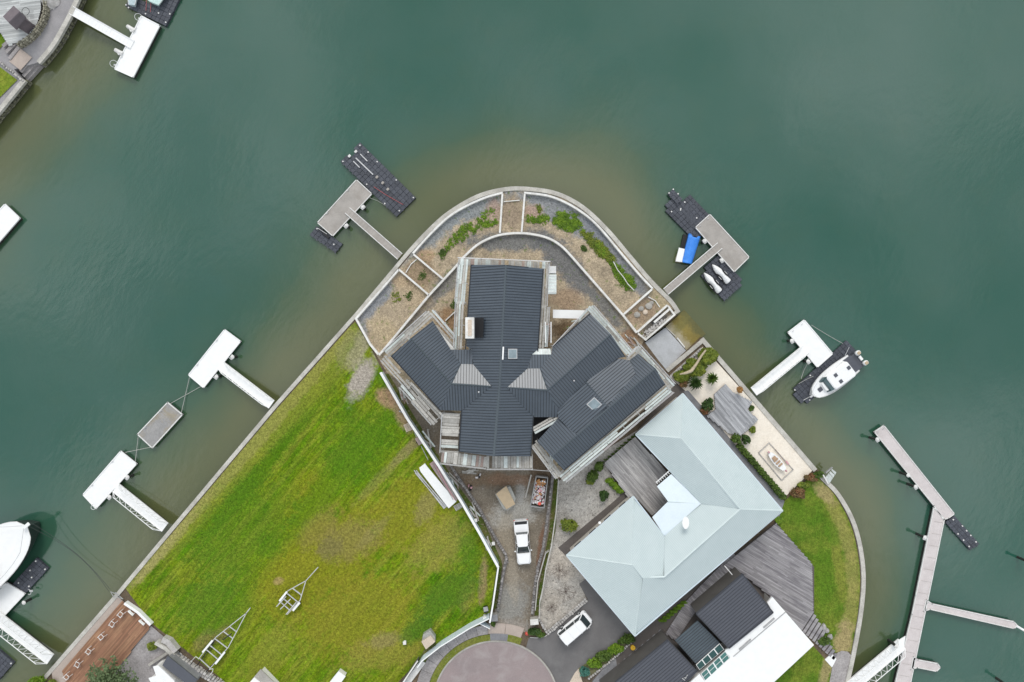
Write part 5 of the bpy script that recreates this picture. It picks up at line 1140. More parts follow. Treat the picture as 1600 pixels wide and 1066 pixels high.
for i in range(8):
    for c0 in (0, 6): mb.f.append((i * 7 + c0, (i + 1) * 7 + c0, o_ + (i + 1) * 7 + c0, o_ + i * 7 + c0)); mb.m.append(0)
for j in range(6):
    for r0 in (0, 8): mb.f.append((r0 * 7 + j, r0 * 7 + j + 1, o_ + r0 * 7 + j + 1, o_ + r0 * 7 + j)); mb.m.append(0)
mb.build('tarpaulin', M['blue'], t, smooth_=True)
# jet skis
def jetski():
    t = thing('jet_ski', (0, 0, 0), "", 'jet ski', 'jet skis on the black cube dock'); 
    secs = []
    for x, w_, z in [(-1.45, .34, .62), (-1.35, .46, .66), (-.9, .42, .72), (-.45, .27, .84), (0, .30, .9), (.35, .44, .86), (.8, .36, .78), (1.2, .20, .68), (1.45, .05, .58)]:
        secs.append([Vector((x, w_ * math.cos(a), z - .42 + .42 * max(-.4, math.sin(a)))) for a in [math.pi * 2 * k / 10 for k in range(10)]])
    mb_local(MB().loft(secs), 'cover', M['white'], t, True)
    secs = [[Vector((x, w_ * s_, z)) for s_, z in ((-1, .35), (-.6, .2), (.6, .2), (1, .35))] for x, w_ in ((-1.5, .5), (-.8, .58), (.2, .56), (.9, .42), (1.5, .06))]
    mb_local(MB().loft(secs), 'hull', M['black'], t)
    for s in (-1, 1):
        mb_local(MB().box((-.45, s * .44, .48), (.95, .14, .12), 0, .04), 'footwell', M['black'], t); mb_local(MB().box((-.35, s * .52, .55), (.5, .05, .06), 0, .01), 'grab_rail', M['trim'], t)
    return t
def copy_tree(o, parent=None):
    c_ = o.copy(); COL.objects.link(c_); c_.parent = parent
    for ch_ in list(o.children): copy_tree(ch_, c_)
    return c_
js = jetski(); j2 = copy_tree(js)
for o, a, b, l in ((js, (1140, 441), (1113.5, 413), "white covered jet ski nearer the grey pontoon"), (j2, (1126, 456), (1100.5, 426), "white covered jet ski on the outer side of the cube dock")):
    c, rz, l_ = place(a, b, .8); o.location = (c.x, c.y, .2); o.rotation_euler = (0, 0, rz); k = l_ / 2.95; o.scale = (k, k * .92, k); o['label'] = l
# two boats at top
for a, b, w_, m_, l in [((206, 8), (211, -45), 1.25, 'bluegrey', "pale blue grey boat stern at the top edge, smaller of two"), ((240, 5), (262, -50), 2.2, 'mintboat', "pale mint boat stern at the top edge, larger of two")]:
    c, rz, L_ = place(a, b, .9); t = thing('small_boat', (c.x, c.y, .3), l, 'boat', rz=rz); hull(t, L_, w_, .1, .6, M[m_], nose=.5, stern=.6)
    mb_local(MB().box((-L_ * .12, 0, .66), (L_ * .3, w_ * .5, .06), 0, .05), 'thwart', M['charcoal'], t)
line((228, 17), .5, (229, -6), .5, "left red rope on the top left cube dock", 0, .03, 'pinkrope', 3); line((235, 19), .5, (236, 1), .5, "right red rope on the top left cube dock", 0, .03, 'pinkrope', 3)
# toy boat in the sand box
t = thing('sand_box', P(1212, 720, G), "rectangular timber edged frame round the little boat in the pebbles", 'frame')
q = [(1201.8, 691.8), (1239.4, 733.8), (1221.4, 750.4), (1185.3, 707.5)]
for a, b in zip(q, q[1:] + q[:1]): MB().bar(P(*a, G + .12), P(*b, G + .12), .08, .12).build('edge_board', M['stone_pale'], t)
c, rz, L_ = place((1201, 707), (1227, 735), G + .5); t = thing('row_boat', (c.x, c.y, G + .06), "small white row boat with brown inside, displayed in the pebble garden", 'boat', rz=rz)
rows_ = [(-.5, .0, .03), (-.42, .0, .22), (-.2, 0, .34), (0, 0, .38), (.2, 0, .34), (.42, 0, .22), (.5, 0, .03)]
outer = [[Vector((u * L_, h_ * 1.25 * s_, z)) for s_, z in ((-1, .45 + .2 * abs(u)), (-.55, .02), (.55, .02), (1, .45 + .2 * abs(u)))] for u, _, h_ in rows_]
mb_local(MB().loft([[v for v in r_] for r_ in outer]), 'hull', M['white'], t)
mb_local(MB().loft([rrect(-.5, 0, .5, .5, .58, .1), rrect(-.5, 0, .45, .45, .62, .1)]), 'bow_seat', M['vinyl'], t)
for x in (-.25, .15, .55): mb_local(MB().box((x, 0, .56), (.22, .62, .08), 0, .02), 'thwart', M['vinyl'], t)
for x in (-L_ / 2 - .05, L_ / 2 + .05): mb_local(MB().box((x, 0, .6), (.28, .2, .16), 0, .05), 'end_post', M['rubble_p'], t)
t = thing('oar', P(1222, 715, G + .3), "pinkish oar lying beside the row boat in the pebble garden", 'oar'); MB().tube(P(1211, 702, G + .25), P(1229, 724, G + .25), .03, 5).build('shaft', M['plank_pink'], t); MB().box(P(1230, 723, G + .25), (.5, .2, .04), -.9, .01).build('blade', M['rubble_p'], t)

# ------------------------------------------------------------------ vehicles
def wheels(t, xs_, w_, r=.36):
    for x in xs_:
        for s in (-1, 1):
            o = mb_local(MB().tube((x, s * (w_ / 2 - .22), r), (x, s * (w_ / 2 + .0), r), r, 14), 'wheel', M['rubber'], t); mb_local(MB().tube((x, s * (w_ / 2), r), (x, s * (w_ / 2 + .015), r), r * .6, 10), 'rim', M['galv'], o)
c, rz, L_ = place((813.5, 813), (819.5, 881.5), 2.2)
t = thing('pickup_truck', (c.x, c.y, G + .01), "white double cab pickup with covered tray parked on the dirt driveway", 'pickup', rz=rz); W_ = 1.72; hl = L_ / 2
mb_local(MB().loft([rrect(0, 0, L_ - .1, W_ - .12, .35, .2, 3), rrect(0, 0, L_, W_, .55, .25, 3), rrect(0, 0, L_, W_, .85, .28, 3, .04), rrect(0, 0, L_ - .06, W_ - .06, 1.0, .3, 3, .06)]), 'body', M['carwhite'], t)
mb_local(MB().loft([rrect(hl - .7, 0, 1.3, W_ - .1, 1.0, .3, 4, .10), rrect(hl - .72, 0, 1.15, W_ - .3, 1.12, .3, 4, .12)]), 'bonnet', M['carwhite'], t)
mb_local(MB().loft([rrect(-.0, 0, 2.5, W_ - .08, 1.0, .15, 3, .02), rrect(-.36, 0, 1.55, W_ - .42, 1.66, .2, 3, .05)]), 'cab_glass', M['carglass'], t)
mb_local(MB().loft([rrect(-.4, 0, 1.5, W_ - .36, 1.62, .2, 4, .05), rrect(-.4, 0, 1.38, W_ - .5, 1.71, .2, 4, .05)]), 'cab_roof', M['carwhite'], t)
wd = MB()
for s in (-1, 1):
    wd.bar((1.2, s * (W_ / 2 - .1), 1.02), (.36, s * (W_ / 2 - .24), 1.66), .07, .07); wd.bar((-1.22, s * (W_ / 2 - .08), 1.02), (-1.0, s * (W_ / 2 - .24), 1.66), .12, .07); wd.bar((-.1, s * (W_ / 2 - .05), 1.02), (-.1, s * (W_ / 2 - .2), 1.64), .08, .05)
mb_local(wd, 'pillar', M['carwhite'], t)
mb_local(MB().loft([rrect(-hl + .88, 0, 1.36, W_ - .22, 1.0, .1), rrect(-hl + .88, 0, 1.34, W_ - .24, 1.07, .1)]), 'tray_cover', M['carwhite'], t)
mb_local(MB().box((-hl + .3, 0, 1.03), (.34, W_ - .26, .09), 0, .02), 'tray_gap', M['black'], t)
mb_local(MB().box((-hl + .04, 0, .98), (.1, W_ - .1, .12), 0, .03), 'tailgate', M['trim'], t)
mb_local(MB().box((-hl - .02, 0, .5), (.16, W_ - .2, .2), 0, .05), 'rear_bumper', M['galv'], t)
for s in (-1, 1):
    mb_local(MB().box((.95, s * (W_ / 2 + .09), 1.12), (.14, .2, .16), 0, .04), 'mirror', M['carwhite'], t); mb_local(MB().box((hl - .06, s * (W_ / 2 - .35), .85), (.18, .38, .14), 0, .04), 'headlight', M['skylight'], t); mb_local(MB().box((-hl + .02, s * (W_ / 2 - .1), .85), (.08, .16, .3), 0, .02), 'tail_light', M['red'], t)
wheels(t, (hl - .85, -hl + 1.1), W_)
c, rz, L_ = place((878, 1003), (921, 967), 2.9)
t = thing('van', (c.x, c.y, G + .01), "white minivan parked on the dark asphalt driveway", 'van', rz=rz); W_ = 1.72; hl = L_ / 2
mb_local(MB().loft([rrect(0, 0, L_ - .1, W_ - .1, .3, .2, 3), rrect(0, 0, L_, W_, .55, .28, 4), rrect(0, 0, L_, W_, .95, .3, 4, .03), rrect(-.05, 0, L_ - .12, W_ - .04, 1.05, .3, 4, .05)]), 'body', M['carwhite'], t)
mb_local(MB().loft([rrect(-.12, 0, L_ - .3, W_ - .06, 1.05, .25, 4, .05), rrect(-.35, 0, L_ - .95, W_ - .3, 1.68, .25, 4, .06)]), 'window_band', M['carglass'], t)
mb_local(MB().loft([rrect(-.38, 0, L_ - .98, W_ - .24, 1.66, .25, 4, .06), rrect(-.38, 0, L_ - 1.1, W_ - .42, 1.8, .25, 4, .06)]), 'roof_panel', M['carwhite'], t)
wd = MB()
for s in (-1, 1):
    for x0, x1, q_ in ((hl - .35, hl - .98, .1), (.45, .4, .11), (-.85, -.85, .11), (-hl + .1, -hl + .25, .2)): wd.bar((x0, s * (W_ / 2 - .05), 1.03), (x1, s * (W_ / 2 - .17), 1.68), q_, .07)
mb_local(wd, 'pillar', M['carwhite'], t); mb_local(MB().loft([rrect(hl - .22, 0, .42, W_ - .3, 1.05, .15, 3, .1), rrect(hl - .28, 0, .3, W_ - .4, 1.1, .12, 3, .1)]), 'bonnet', M['carwhite'], t)
for x in (.35, -.75): mb_local(MB().box((x, 0, 1.805), (.03, W_ - .5, .01)), 'roof_seam', M['trim'], t)
for s in (-1, 1): mb_local(MB().box((hl - .75, s * (W_ / 2 + .08), 1.15), (.12, .18, .16), 0, .04), 'mirror', M['carwhite'], t); mb_local(MB().box((hl - .08, s * (W_ / 2 - .3), .85), (.16, .34, .14), 0, .04), 'headlight', M['skylight'], t)
wheels(t, (hl - .75, -hl + .8), W_, .33)

# trailers
def trailer(tip, apex, LF, LR, RF, RR, label, fen, crosses, hooks=True):
    z = G + .5; t = thing('boat_trailer', P(*apex, G), label, 'trailer')
    fr = MB(); A = P(*apex, z); fr.bar(A, P(*tip, z - .1), .09, .1)
    for f_, r_ in ((LF, LR), (RF, RR)): fr.bar(A, P(*f_, z), .09, .11); fr.bar(P(*f_, z), P(*r_, z), .09, .11)
    fr.build('frame', M['galv'], t)
    for u in crosses:
        a = P(*LF, z).lerp(P(*LR, z), u); b = P(*RF, z).lerp(P(*RR, z), u)
        if u < 0: a = A.lerp(P(*LF, z), 1 + u); b = A.lerp(P(*RF, z), 1 + u)
        MB().bar(a, b, .10, .09).build('cross_member', M['galv'], t)
    for (a, b) in fen:
        p, q = P(*a, z), P(*b, z); d = (q - p).normalized(); c_ = (p + q) / 2; ang = math.atan2(d.y, d.x)
        MB().box(c_ + Vector((0, 0, .12)), ((q - p).length, .24, .10), ang, .04).build('mudguard', M['white'], t)
        n_ = Vector((-d.y, d.x, 0)) * .1
        for k in (-.3, .3):
            w_ = c_ + d * k * (q - p).length * .75; MB().tube((w_.x - n_.x, w_.y - n_.y, G + .28), (w_.x + n_.x, w_.y + n_.y, G + .28), .27, 12).build('wheel', M['rubber'], t)
    MB().tube(P(*tip, z - .1), P(*tip, z - .5), .05, 6).build('jockey_wheel', M['steel'], t)
    return t
tr1 = trailer((391, 950), (385, 958), (337, 996), (310, 1030), (357, 1011), (327, 1046), "long empty galvanised boat trailer near the lawn's lower left", [((333, 1000), (317, 1019)), ((352, 1018), (337, 1037))], (.05, .35, .55, .95, -.45, -.25))
z = G + .55
MB().bar(P(348, 1000, z), P(362, 990, z), .12, .12).build('keel_roller', M['black'], tr1)
for pts in ([(310, 1029), (306, 1026), (303, 1029), (298.5, 1034)], [(327, 1046), (333, 1045), (332, 1050), (324, 1059)]): MB().path([P(*p, G + .6) for p in pts], .04, 5).build('light_bar', M['trim'], tr1)
for a, b in (((337, 999), (308, 1040)), ((355, 1013), (322, 1050))): MB().bar(P(*a, G + .4), P(*b, G + .4), .12, .08).build('bunk', M['black'], tr1)
tr2 = trailer((497, 886.5), (478, 907.5), (450, 923), (434, 946), (469, 938), (449, 960), "short galvanised jet boat trailer in the middle of the lawn", [((449, 924), (437, 939)), ((469, 941), (458, 954))], (.15, .5, .75, -.25))
for a, b in (((447, 932), (432, 948)), ((454, 936), (438, 952)), ((463, 941), (447, 960)), ((457, 919), (469, 928))): MB().bar(P(*a, G + .58), P(*b, G + .58), .1, .1).build('bunk', M['galv'], tr2)

# skip bin, covered pallet, stacks
t = thing('skip_bin', P(843, 768), "open skip heaped with white and red rubble under the south scaffold", 'skip')
q = [(838, 745), (856, 747), (850, 794), (829, 791)]; Q = PP(q, G + 1.1); Qi = [Q[0] * .12 + Q[i] * .88 for i in range(4)]
for i in range(4): MB().bar(Q[i] - Vector((0, 0, .45)), Q[(i + 1) % 4] - Vector((0, 0, .45)), .08, .9).build('side', M['steel'], t)
MB().prism(PP(q, G + .5), .4, None).build('floor', M['brownearth'], t)
rnd = random.Random(5)
for k in range(170):
    u, v = rnd.random(), rnd.random(); p = (Q[0] * (1 - u) + Q[1] * u) * (1 - v) + (Q[3] * (1 - u) + Q[2] * u) * v; p = P(843, 770, G + 1).lerp(p, .82)
    m_ = rnd.choices(('rubble_w', 'rubble_p', 'rubble_o'), (.68, .22, .10) if v > .25 else (.45, .05, .5))[0]; s_ = rnd.uniform(.10, .34)
    MB().box((p.x, p.y, G + .75 + .45 * math.sin(math.pi * u) * rnd.uniform(.6, 1)), (s_, s_ * rnd.uniform(.5, 1), s_ * .5), rnd.uniform(0, 3), .05).build('rubble', M[m_], t)
MB().tube(P(843, 787, G + 1.1), P(843, 787, G + 1.25), .2, 10).build('bucket', M['red'], t)
t = thing('timber_rail', P(826, 765), "long timber board lying left of the rubble skip", 'board'); MB().bar(P(830, 742, G + .15), P(821, 778, G + .15), .16, .12).build('board', M['plank'], t)
t = thing('covered_pallet', P(790, 778), "beige topped pallet of boards wrapped in grey plastic in the dirt yard", 'pallet')
MB().prism(PP([(774, 773), (788, 763), (797, 760), (806, 779), (803, 790), (793, 798), (786, 795)], G + .85), G, G + .85).build('wrapping', M['tarp'], t)
MB().prism(PP([(775, 772), (791, 759.5), (805, 788), (791.5, 796)], G + 1.0), G + .85, G + 1.0).build('top_board', M['tan'], t)
t = thing('covered_crate', P(669, 1002), "beige topped crate with grey tarpaulin beside the white hoarding", 'crate')
MB().prism(PP([(661, 992), (672, 985), (680, 996), (680, 1003), (666, 1014), (659, 1004)], G + .7), G, G + .7).build('tarpaulin', M['tarp'], t); MB().prism(PP([(658.5, 1003), (673, 994), (680, 1003), (665.5, 1015)], G + .95), G + .7, G + .95).build('lid', M['beige'], t)
t = thing('sheet_stack', P(682, 762), "long stack of white wrapped sheets on the lawn by the white fence", 'stack')
Z = G + .55
for k in range(4): MB().prism(PP([(655 + k * .3, 731), (664, 724.5 - k * .2), (668, 730), (713 - k * .3, 784), (701, 794.5), (657, 737)], Z - k * .14), .12, None).build('sheet', M['white'], t)
t = thing('sheet_stack', P(695, 750), "long stack of pinkish grey boards between white sheets and fence", 'stack')
for k in range(3): MB().prism(PP([(671 + k * .4, 725), (679, 719), (684, 722), (716, 779), (712, 785)], G + .5 - k * .16), .13, None).build('sheet', M['pinksheet'], t)
for k in range(3): MB().bar(P(676 + k * 4, 727, G + .56), P(708 + k * 2.5, 781, G + .56), .07, .05).build('batten', M['rubble_p'] if k == 1 else M['plank'], t)
t = thing('timber_pile', P(672, 765), "thin bundle of grey pipes on the lawn left of the white sheets", 'pipes')
for k in range(4): MB().tube(P(647 + k * 1.6, 735 + (k % 2) * 4, G + .1 + .05 * (k % 2)), P(694 + k * 1.4, 795 - k, G + .1), .06, 6).build('pipe', M['galv'], t)
t.name = 'pipe_bundle'
def pallet(c, ang, l, w_, label, m, n=7, z=G + .16):
    p = P(*c, z); t = thing('pallet', (p.x, p.y, G), label, 'pallet')
    for k in range(n):
        o_ = (k + .5) / n - .5; MB().box(p + Vector((-math.sin(ang) * o_ * w_, math.cos(ang) * o_ * w_, 0)), (l, w_ / n * .62, .05), ang).build('slat', m, t)
    for k in (-1, 0, 1): MB().box(p + Vector((math.cos(ang) * k * l * .43, math.sin(ang) * k * l * .43, -.08)), (.1, w_, .1), ang).build('bearer', m, t)
pallet((639.5, 667), R(22), 1.15, .95, "slatted beige pallet leaning on the lawn side of the white fence", M['beige'])
pallet((715.5, 792), R(30), .9, .7, "small wooden pallet at the lower end of the white sheets", M['plank'], 5)
t = thing('toolbox_trolley', P(654, 690), "small grey trolley with a long handle beside the white fence", 'trolley')
MB().box(P(654.5, 689, G + .35), (.95, .55, .25), R(-58), .05).build('tray', M['pinksheet'], t); MB().tube(P(658, 697, G + .5), P(669, 719, G + .35), .04, 5).build('handle', M['galv'], t); MB().tube(P(651, 683, G + .4), P(648, 677, G + .4), .04, 5).build('handle', M['galv'], t)
for x, y in ((651, 691), (657, 687)): MB().box(P(x, y, G + .14), (.26, .1, .28), R(-58), .04).build('wheel', M['rubber'], t)
for i, (x, y, m1, m2, l) in enumerate([(748, 744, 'black', 'rubble_w', "small heap of dark tools near the south scaffold"), (735, 763, 'black', 'rubble_p', "small dark and red tool bag by the left block wall"), (626, 641, 'steel', 'rubble_w', "small heap of grey scraps beside the white fence"), (759, 952, 'black', 'steel', "black wheelie bin behind the gate post")]):
    t = thing('tool_heap' if i < 3 else 'bin', P(x, y), l, 'tools' if i < 3 else 'bin')
    if i < 3:
        for k in range(5): MB().box(P(x + rnd.uniform(-3, 3), y + rnd.uniform(-4, 4), G + .12), (rnd.uniform(.15, .4), rnd.uniform(.12, .25), .2), rnd.uniform(0, 3), .04).build('item', M[(m1, m2)[k % 2]], t)
    else: MB().box(P(x, y, G + .5), (.5, .5, 1.0), .2, .05).build('body', M[m1], t); MB().box(P(x, y, G + 1.03), (.54, .54, .06), .2, .03).build('lid', M[m2], t)
t = thing('marker_tape', P(823.5, 990), "orange red marker bag with a thin stake on the pink crossing", 'marker')
MB().tube(P(823.5, 990, G + .1), P(823.5, 990, G + .45), .26, 7, .12).build('bag', M['red'], t); MB().tube(P(823.5, 968, G + .2), P(823.5, 990, G + .3), .04, 5).build('stake', M['plank'], t)
t = thing('hose', P(845, 998), "thin pale hose curving across the top of the asphalt driveway", 'hose'); MB().path([P(828, 996, G + .12), P(838, 997, G + .1), (P(848, 996, G + .1)), P(855, 993, G + .1)], .04, 5).build('tube', M['trim'], t)

for i, (x, y, a, n_, l) in enumerate([(712, 752, -60, 6, "loose planks and poles behind the fence beside the pinkish boards"), (742, 800, -55, 5, "loose planks between the fence and the block wall, halfway down"), (762, 850, -60, 4, "loose dark poles between fence and wall near the yard's bend"), (672, 690, -58, 6, "loose planks under the scaffold on the fence's inner side"), (630, 620, -58, 5, "broken boards in the grass behind the upper end of the fence"), (862, 722, 70, 7, "tangle of offcuts between the skip and the lower right gable"), (640, 520, 48, 5, "old boards lying along the left wing's upper scaffold"), (905, 500, 10, 5, "scattered timber offcuts under the white canopy"), (990, 532, -40, 6, "broken timber beside the far right gable's top corner"), (735, 735, 5, 6, "offcuts fallen below the south scaffold")]):
    t = thing('plank_pile', P(x, y), l, 'planks'); rn = random.Random(i + 40)
    for k in range(n_):
        piece('plank', UP[rn.choice(('plank', 'plank', 'plank_mint', 'plank_pink'))], t, P(x + rn.uniform(-5, 5), y + rn.uniform(-5, 5), G + .06 + k * .04), R(a + rn.uniform(-25, 25)), (rn.uniform(.8, 2.4), rn.uniform(.08, .2), .04))

# brown-deck furniture
def deckchair():
    t = thing('deck_chair', (0, 0, 0), "white framed chair in the row on the brown timber deck", 'chair', 'row of white framed chairs on the brown deck')
    mb_local(MB().box((0, 0, .4), (.5, .44, .05), 0, .03), 'seat', M['deck_brown'], t)
    for s in (-1, 1):
        mb_local(MB().path([Vector((-.35, s * .24, .05)), Vector((-.35, s * .24, .62)), Vector((.3, s * .24, .62)), Vector((.35, s * .24, .05))], .03, 5), 'leg', M['white'], t)
    mb_local(MB().path([Vector((.3, -.24, .62)), Vector((.42, -.2, .85)), Vector((.42, .2, .85)), Vector((.3, .24, .62))], .03, 5), 'backrest', M['white'], t)
    mb_local(MB().bar((-.35, -.24, .5), (-.35, .24, .5), .05, .05), 'front_rail', M['white'], t); return t
dc = deckchair()
for i, (x, y) in enumerate([(192.6, 957), (179.5, 972), (162.6, 992), (143, 1014.5), (125.7, 1034.7), (109, 1054)]):
    o = dc if i == 0 else copy_tree(dc); p = P(x, y, G + .25); o.location = (p.x, p.y, G + .26); o.rotation_euler = (0, 0, R(50) + [0, .12, -.1, .05, .2, -.05][i])
    o['label'] = ["white framed chair nearest the top corner of the brown deck", "second white framed chair from the top of the brown deck", "third white framed chair from the top of the brown deck", "fourth white framed chair from the top of the brown deck", "fifth white framed chair from the top of the brown deck", "white framed chair at the bottom end of the brown deck's row"][i]
for x, y, l in ((204.5, 958, "white bench seat on the brown deck, upper of two"), (221.5, 973, "white bench seat on the brown deck, lower of two")):
    t = thing('bench', P(x, y, G + .25), l, 'bench'); p = P(x, y, G + .6)
    MB().box(p, (.78, .28, .07), R(-42), .02).build('seat', M['white'], t); MB().box(p + Vector((.1, .12, .2)), (.78, .08, .35), R(-42), .02).build('backrest', M['white'], t)
    for k in (-.3, .3): MB().box(p + Vector((k * .75, -k * .65, -.17)), (.07, .25, .3), R(-42)).build('leg', M['white'], t)
t = thing('gate_frame', P(184, 933), "small dark metal gate where the sea wall meets the pink terrace", 'gate')
for a, b in (((173, 925), (186, 930)), ((176, 931), (192, 936)), ((180, 926), (192, 936)), ((173, 925), (178, 934))): MB().tube(P(*a, G + .7), P(*b, G + .7), .04, 5).build('bar', M['steel'], t)
for x, y in ((173, 925), (192, 936), (180, 926)): MB().tube(P(x, y, G), P(x, y, G + .75), .05, 6).build('post', M['steel'], t)
t = thing('boulder', P(1290, 990), "pale rock beside the garden stairs, larger", 'rock')
def rock(c, r, name, parent, m='rock', seed=0):
    rn = random.Random(seed); rings = []
    for k in range(5):
        ph = math.pi * (k + .5) / 5 - math.pi / 2; rings.append([Vector(c) + Vector((math.cos(a) * math.cos(ph) * r[0], math.sin(a) * math.cos(ph) * r[1], math.sin(ph) * r[2])) * rn.uniform(.82, 1.12) * 1 if 0 else Vector(c) + Vector((math.cos(a) * math.cos(ph) * r[0] * rn.uniform(.8, 1.15), math.sin(a) * math.cos(ph) * r[1] * rn.uniform(.8, 1.15), math.sin(ph) * r[2])) for a in [kk * math.pi / 4 for kk in range(8)]])
    return MB().loft(rings).build(name, M[m], parent)
rock(P(1287, 980, G + .15), (.3, .5, .3), 'stone', t, seed=1); rock(P(1292, 985.5, G + .15), (.3, .3, .28), 'stone', t, seed=2)
t = thing('boulder', P(1297, 996), "smaller grey rock beside the garden stairs", 'rock'); rock(P(1297, 995, G + .12), (.3, .4, .24), 'stone', t, seed=3)
t = thing('boulder', P(1020, 484), "round cement pile in the soil box near the ramp", 'rubble')
for i, (x, y, a) in enumerate([(1014, 478, .5), (1002, 482, .35), (1008, 488, .35), (1018, 473, .3), (996, 492, .4)]): rock(P(x, y, G + .08), (a, a * .9, .16), 'lump', t, 'concrete' if i != 2 else 'beige', 20 + i)
t.name = 'cement_heap'
t = thing('rubble_heap', P(1015, 514), "grey broken rubble filling the narrow walled box by the ramp", 'rubble'); mb = MB(); rnd = random.Random(11)
for k in range(130):
    u = rnd.random(); x, y = 1006 + 28 * u + rnd.uniform(-5, 7), 527 - 24 * u + rnd.uniform(-4, 3)
    if not inpoly(x, y, [(1000, 521), (1044, 483), (1050, 492), (1009, 527)]): continue
    s_ = rnd.uniform(.15, .4); mb.box(P(x, y, G + .1 + rnd.random() * .15), (s_, s_ * .6, s_ * .5), rnd.uniform(0, 3), .03)
tag(mb.build('chunks', M['stone_pale'], t), kind='stuff')
MB().bar(P(1022, 504, G + .5), P(1046, 483, G + .5), .25, .1).build('beam', M['white_wall'], t); MB().bar(P(1019, 506, G + .45), P(1040, 489, G + .42), .2, .06).build('sheet', M['black'], t)

# ------------------------------------------------------------------ plants
def shrub(x, y, rx, ry, h, label, m, n=None, size=.26, name='shrub', cat='shrub', trunk=True):
    c = P(x, y); t = thing(name, c, label, cat); a, b = rx * S, ry * S; n = n or int(260 * (a * b + .3)); n = min(n, 5200)
    rn = random.Random(int(x * 13 + y)); mb = MB(); k = max(1, int(a * b * 2.2))
    mb.leaves(c + Vector((0, 0, h * .5)), (a * .85, b * .85, h * .5), n, size, rn)
    for _ in range(k + 2):
        q = c + Vector((rn.uniform(-.7, .7) * a, rn.uniform(-.7, .7) * b, h * rn.uniform(.5, .85))); mb.leaves(q, (a * .4, b * .4, h * .3), n // (k + 2), size * .9, rn)
    mb.build('foliage', M[m], t)
    st = MB()
    for k in range(4): st.tube(c, c + Vector((rn.uniform(-.5, .5) * a, rn.uniform(-.5, .5) * b, h * .6)), .04, 5, .015)
    st.build('stem', M['bark'], t); return t
shrub(924.5, 744, 10, 9, 1.0, "dark green shrub at the top of the pebble garden", 'leaf')
shrub(943, 772, 8, 8.5, 1.0, "small round dark shrub in the pebble garden", 'leaf_d')
shrub(889, 819, 15, 11, 1.2, "broad yellow green shrub by the dark side path", 'leaf_y', size=.24)
shrub(936, 728, 7, 9, .7, "wispy green weeds between shrub and grey deck", 'leaf'); shrub(921, 752, 6, 5, .6, "low mossy green clump beside the dark shrub", 'leaf_y')
shrub(1104, 633, 10, 11, 1.1, "dark glossy shrub left of the silvery deck, upper", 'leaf_d'); shrub(1100, 641, 7, 6, .8, "reddish green shrub below the dark shrub by the silvery deck", 'leaf_r')
shrub(1173, 637, 3.5, 4.5, .5, "tiny green plant at the silvery deck's right notch", 'leaf')
shrub(1148, 684, 8, 8, 1.0, "dark reddish green shrub at the hedge's top end", 'leaf'); shrub(1163.5, 686, 7.5, 8, 1.0, "round green shrub right of the hedge's top end", 'leaf_d'); shrub(1174, 671, 5, 6, .7, "small yellow green shrub at the silvery deck's bottom corner", 'leaf_y')
shrub(1265, 745, 12, 6, .7, "scruffy dark bush at the pebble garden's bottom right corner", 'leaf_r'); shrub(1243, 769, 13, 8, .9, "mixed red and green bush beside the cream pebbles' lower end", 'leaf_r'); shrub(1254, 757, 12, 5, .7, "yellow green low bush between pebbles and lawn", 'leaf_y'); shrub(1278, 741, 9, 5, .6, "dark green tuft by the sea wall corner platform", 'leaf')
shrub(1215, 812, 6, 6, .5, "small bright green clump at the mint house's east corner", 'leaf_b')
shrub(835, 985, 11, 6, .7, "dark green low bush by the white gate pillar", 'leaf_d', name='shrub'); shrub(844, 990, 8, 5, .6, "dark green ground bush at the foot of the pebble garden", 'leaf')
shrub(241, 1007, 9, 7, .8, "yellow green bush on the paved terrace by the pale wall", 'leaf_y'); shrub(66, 1061, 13, 11, 1.6, "bright yellow green bush at the bottom left shoreline", 'leaf_b'); shrub(86, 1066, 8, 7, .8, "dark reddish low plant beside the bright bush at bottom left", 'leaf_y')
shrub(770, 972, 4, 5, .5, "small green clump at the left gate pillar", 'leaf'); shrub(1285, 1000, 10, 8, .5, "dark green ground plants beside the garden stairs", 'leaf')
shrub(912, 1047, 8, 8, .7, "blue green succulent clump at the lower end of the planted strip", 'teal_leaf')
for i, (x, y, rx, ry, m_, l) in enumerate([(980, 997, 14, 9, 'leaf', "green planting at the upper end of the strip"), (962, 1012, 13, 9, 'leaf_b', "bright green planting in the middle of the strip"), (944, 1022, 13, 9, 'leaf', "pale flowering plants midway down the strip"), (928, 1034, 13, 9, 'leaf_b', "vivid green plants toward the lower end of the strip")]): shrub(x, y, rx, ry, .6, l, m_)
# long hedges
def hedge(pts, w_, h, label, m, n=3000, name='hedge'):
    q = PP(pts, G); t = thing(name, q[0], label, 'hedge'); mb = MB(); rn = random.Random(int(pts[0][0])); tot = sum((b - a).length for a, b in zip(q[:-1], q[1:]))
    for a, b in zip(q[:-1], q[1:]):
        k = max(2, int((b - a).length / .5))
        for i in range(k): mb.leaves(a.lerp(b, (i + .5) / k) + Vector((0, 0, h * .5)), (.45, w_ * S / 2 * rn.uniform(.8, 1.15), h * .55), int(n * .5 / tot), .2, rn)
    mb.build('foliage', M[m], t); return t
hedge([(1152, 694), (1224, 778)], 8, .7, "long low clipped green hedge beside the mint house", 'leaf'); hedge([(949, 748), (971, 769)], 8, .5, "short bright green hedge strip at the grey deck's left corner", 'leaf_b')
hedge([(1032, 971), (1072, 938)], 4, .35, "thin grass hedge along the plank walkway", 'leaf_b', 2400)
hedge([(925, 738), (1004, 672)], 3, .25, "scattered small weeds along the narrow bed beside the long scaffold", 'leaf', 500)
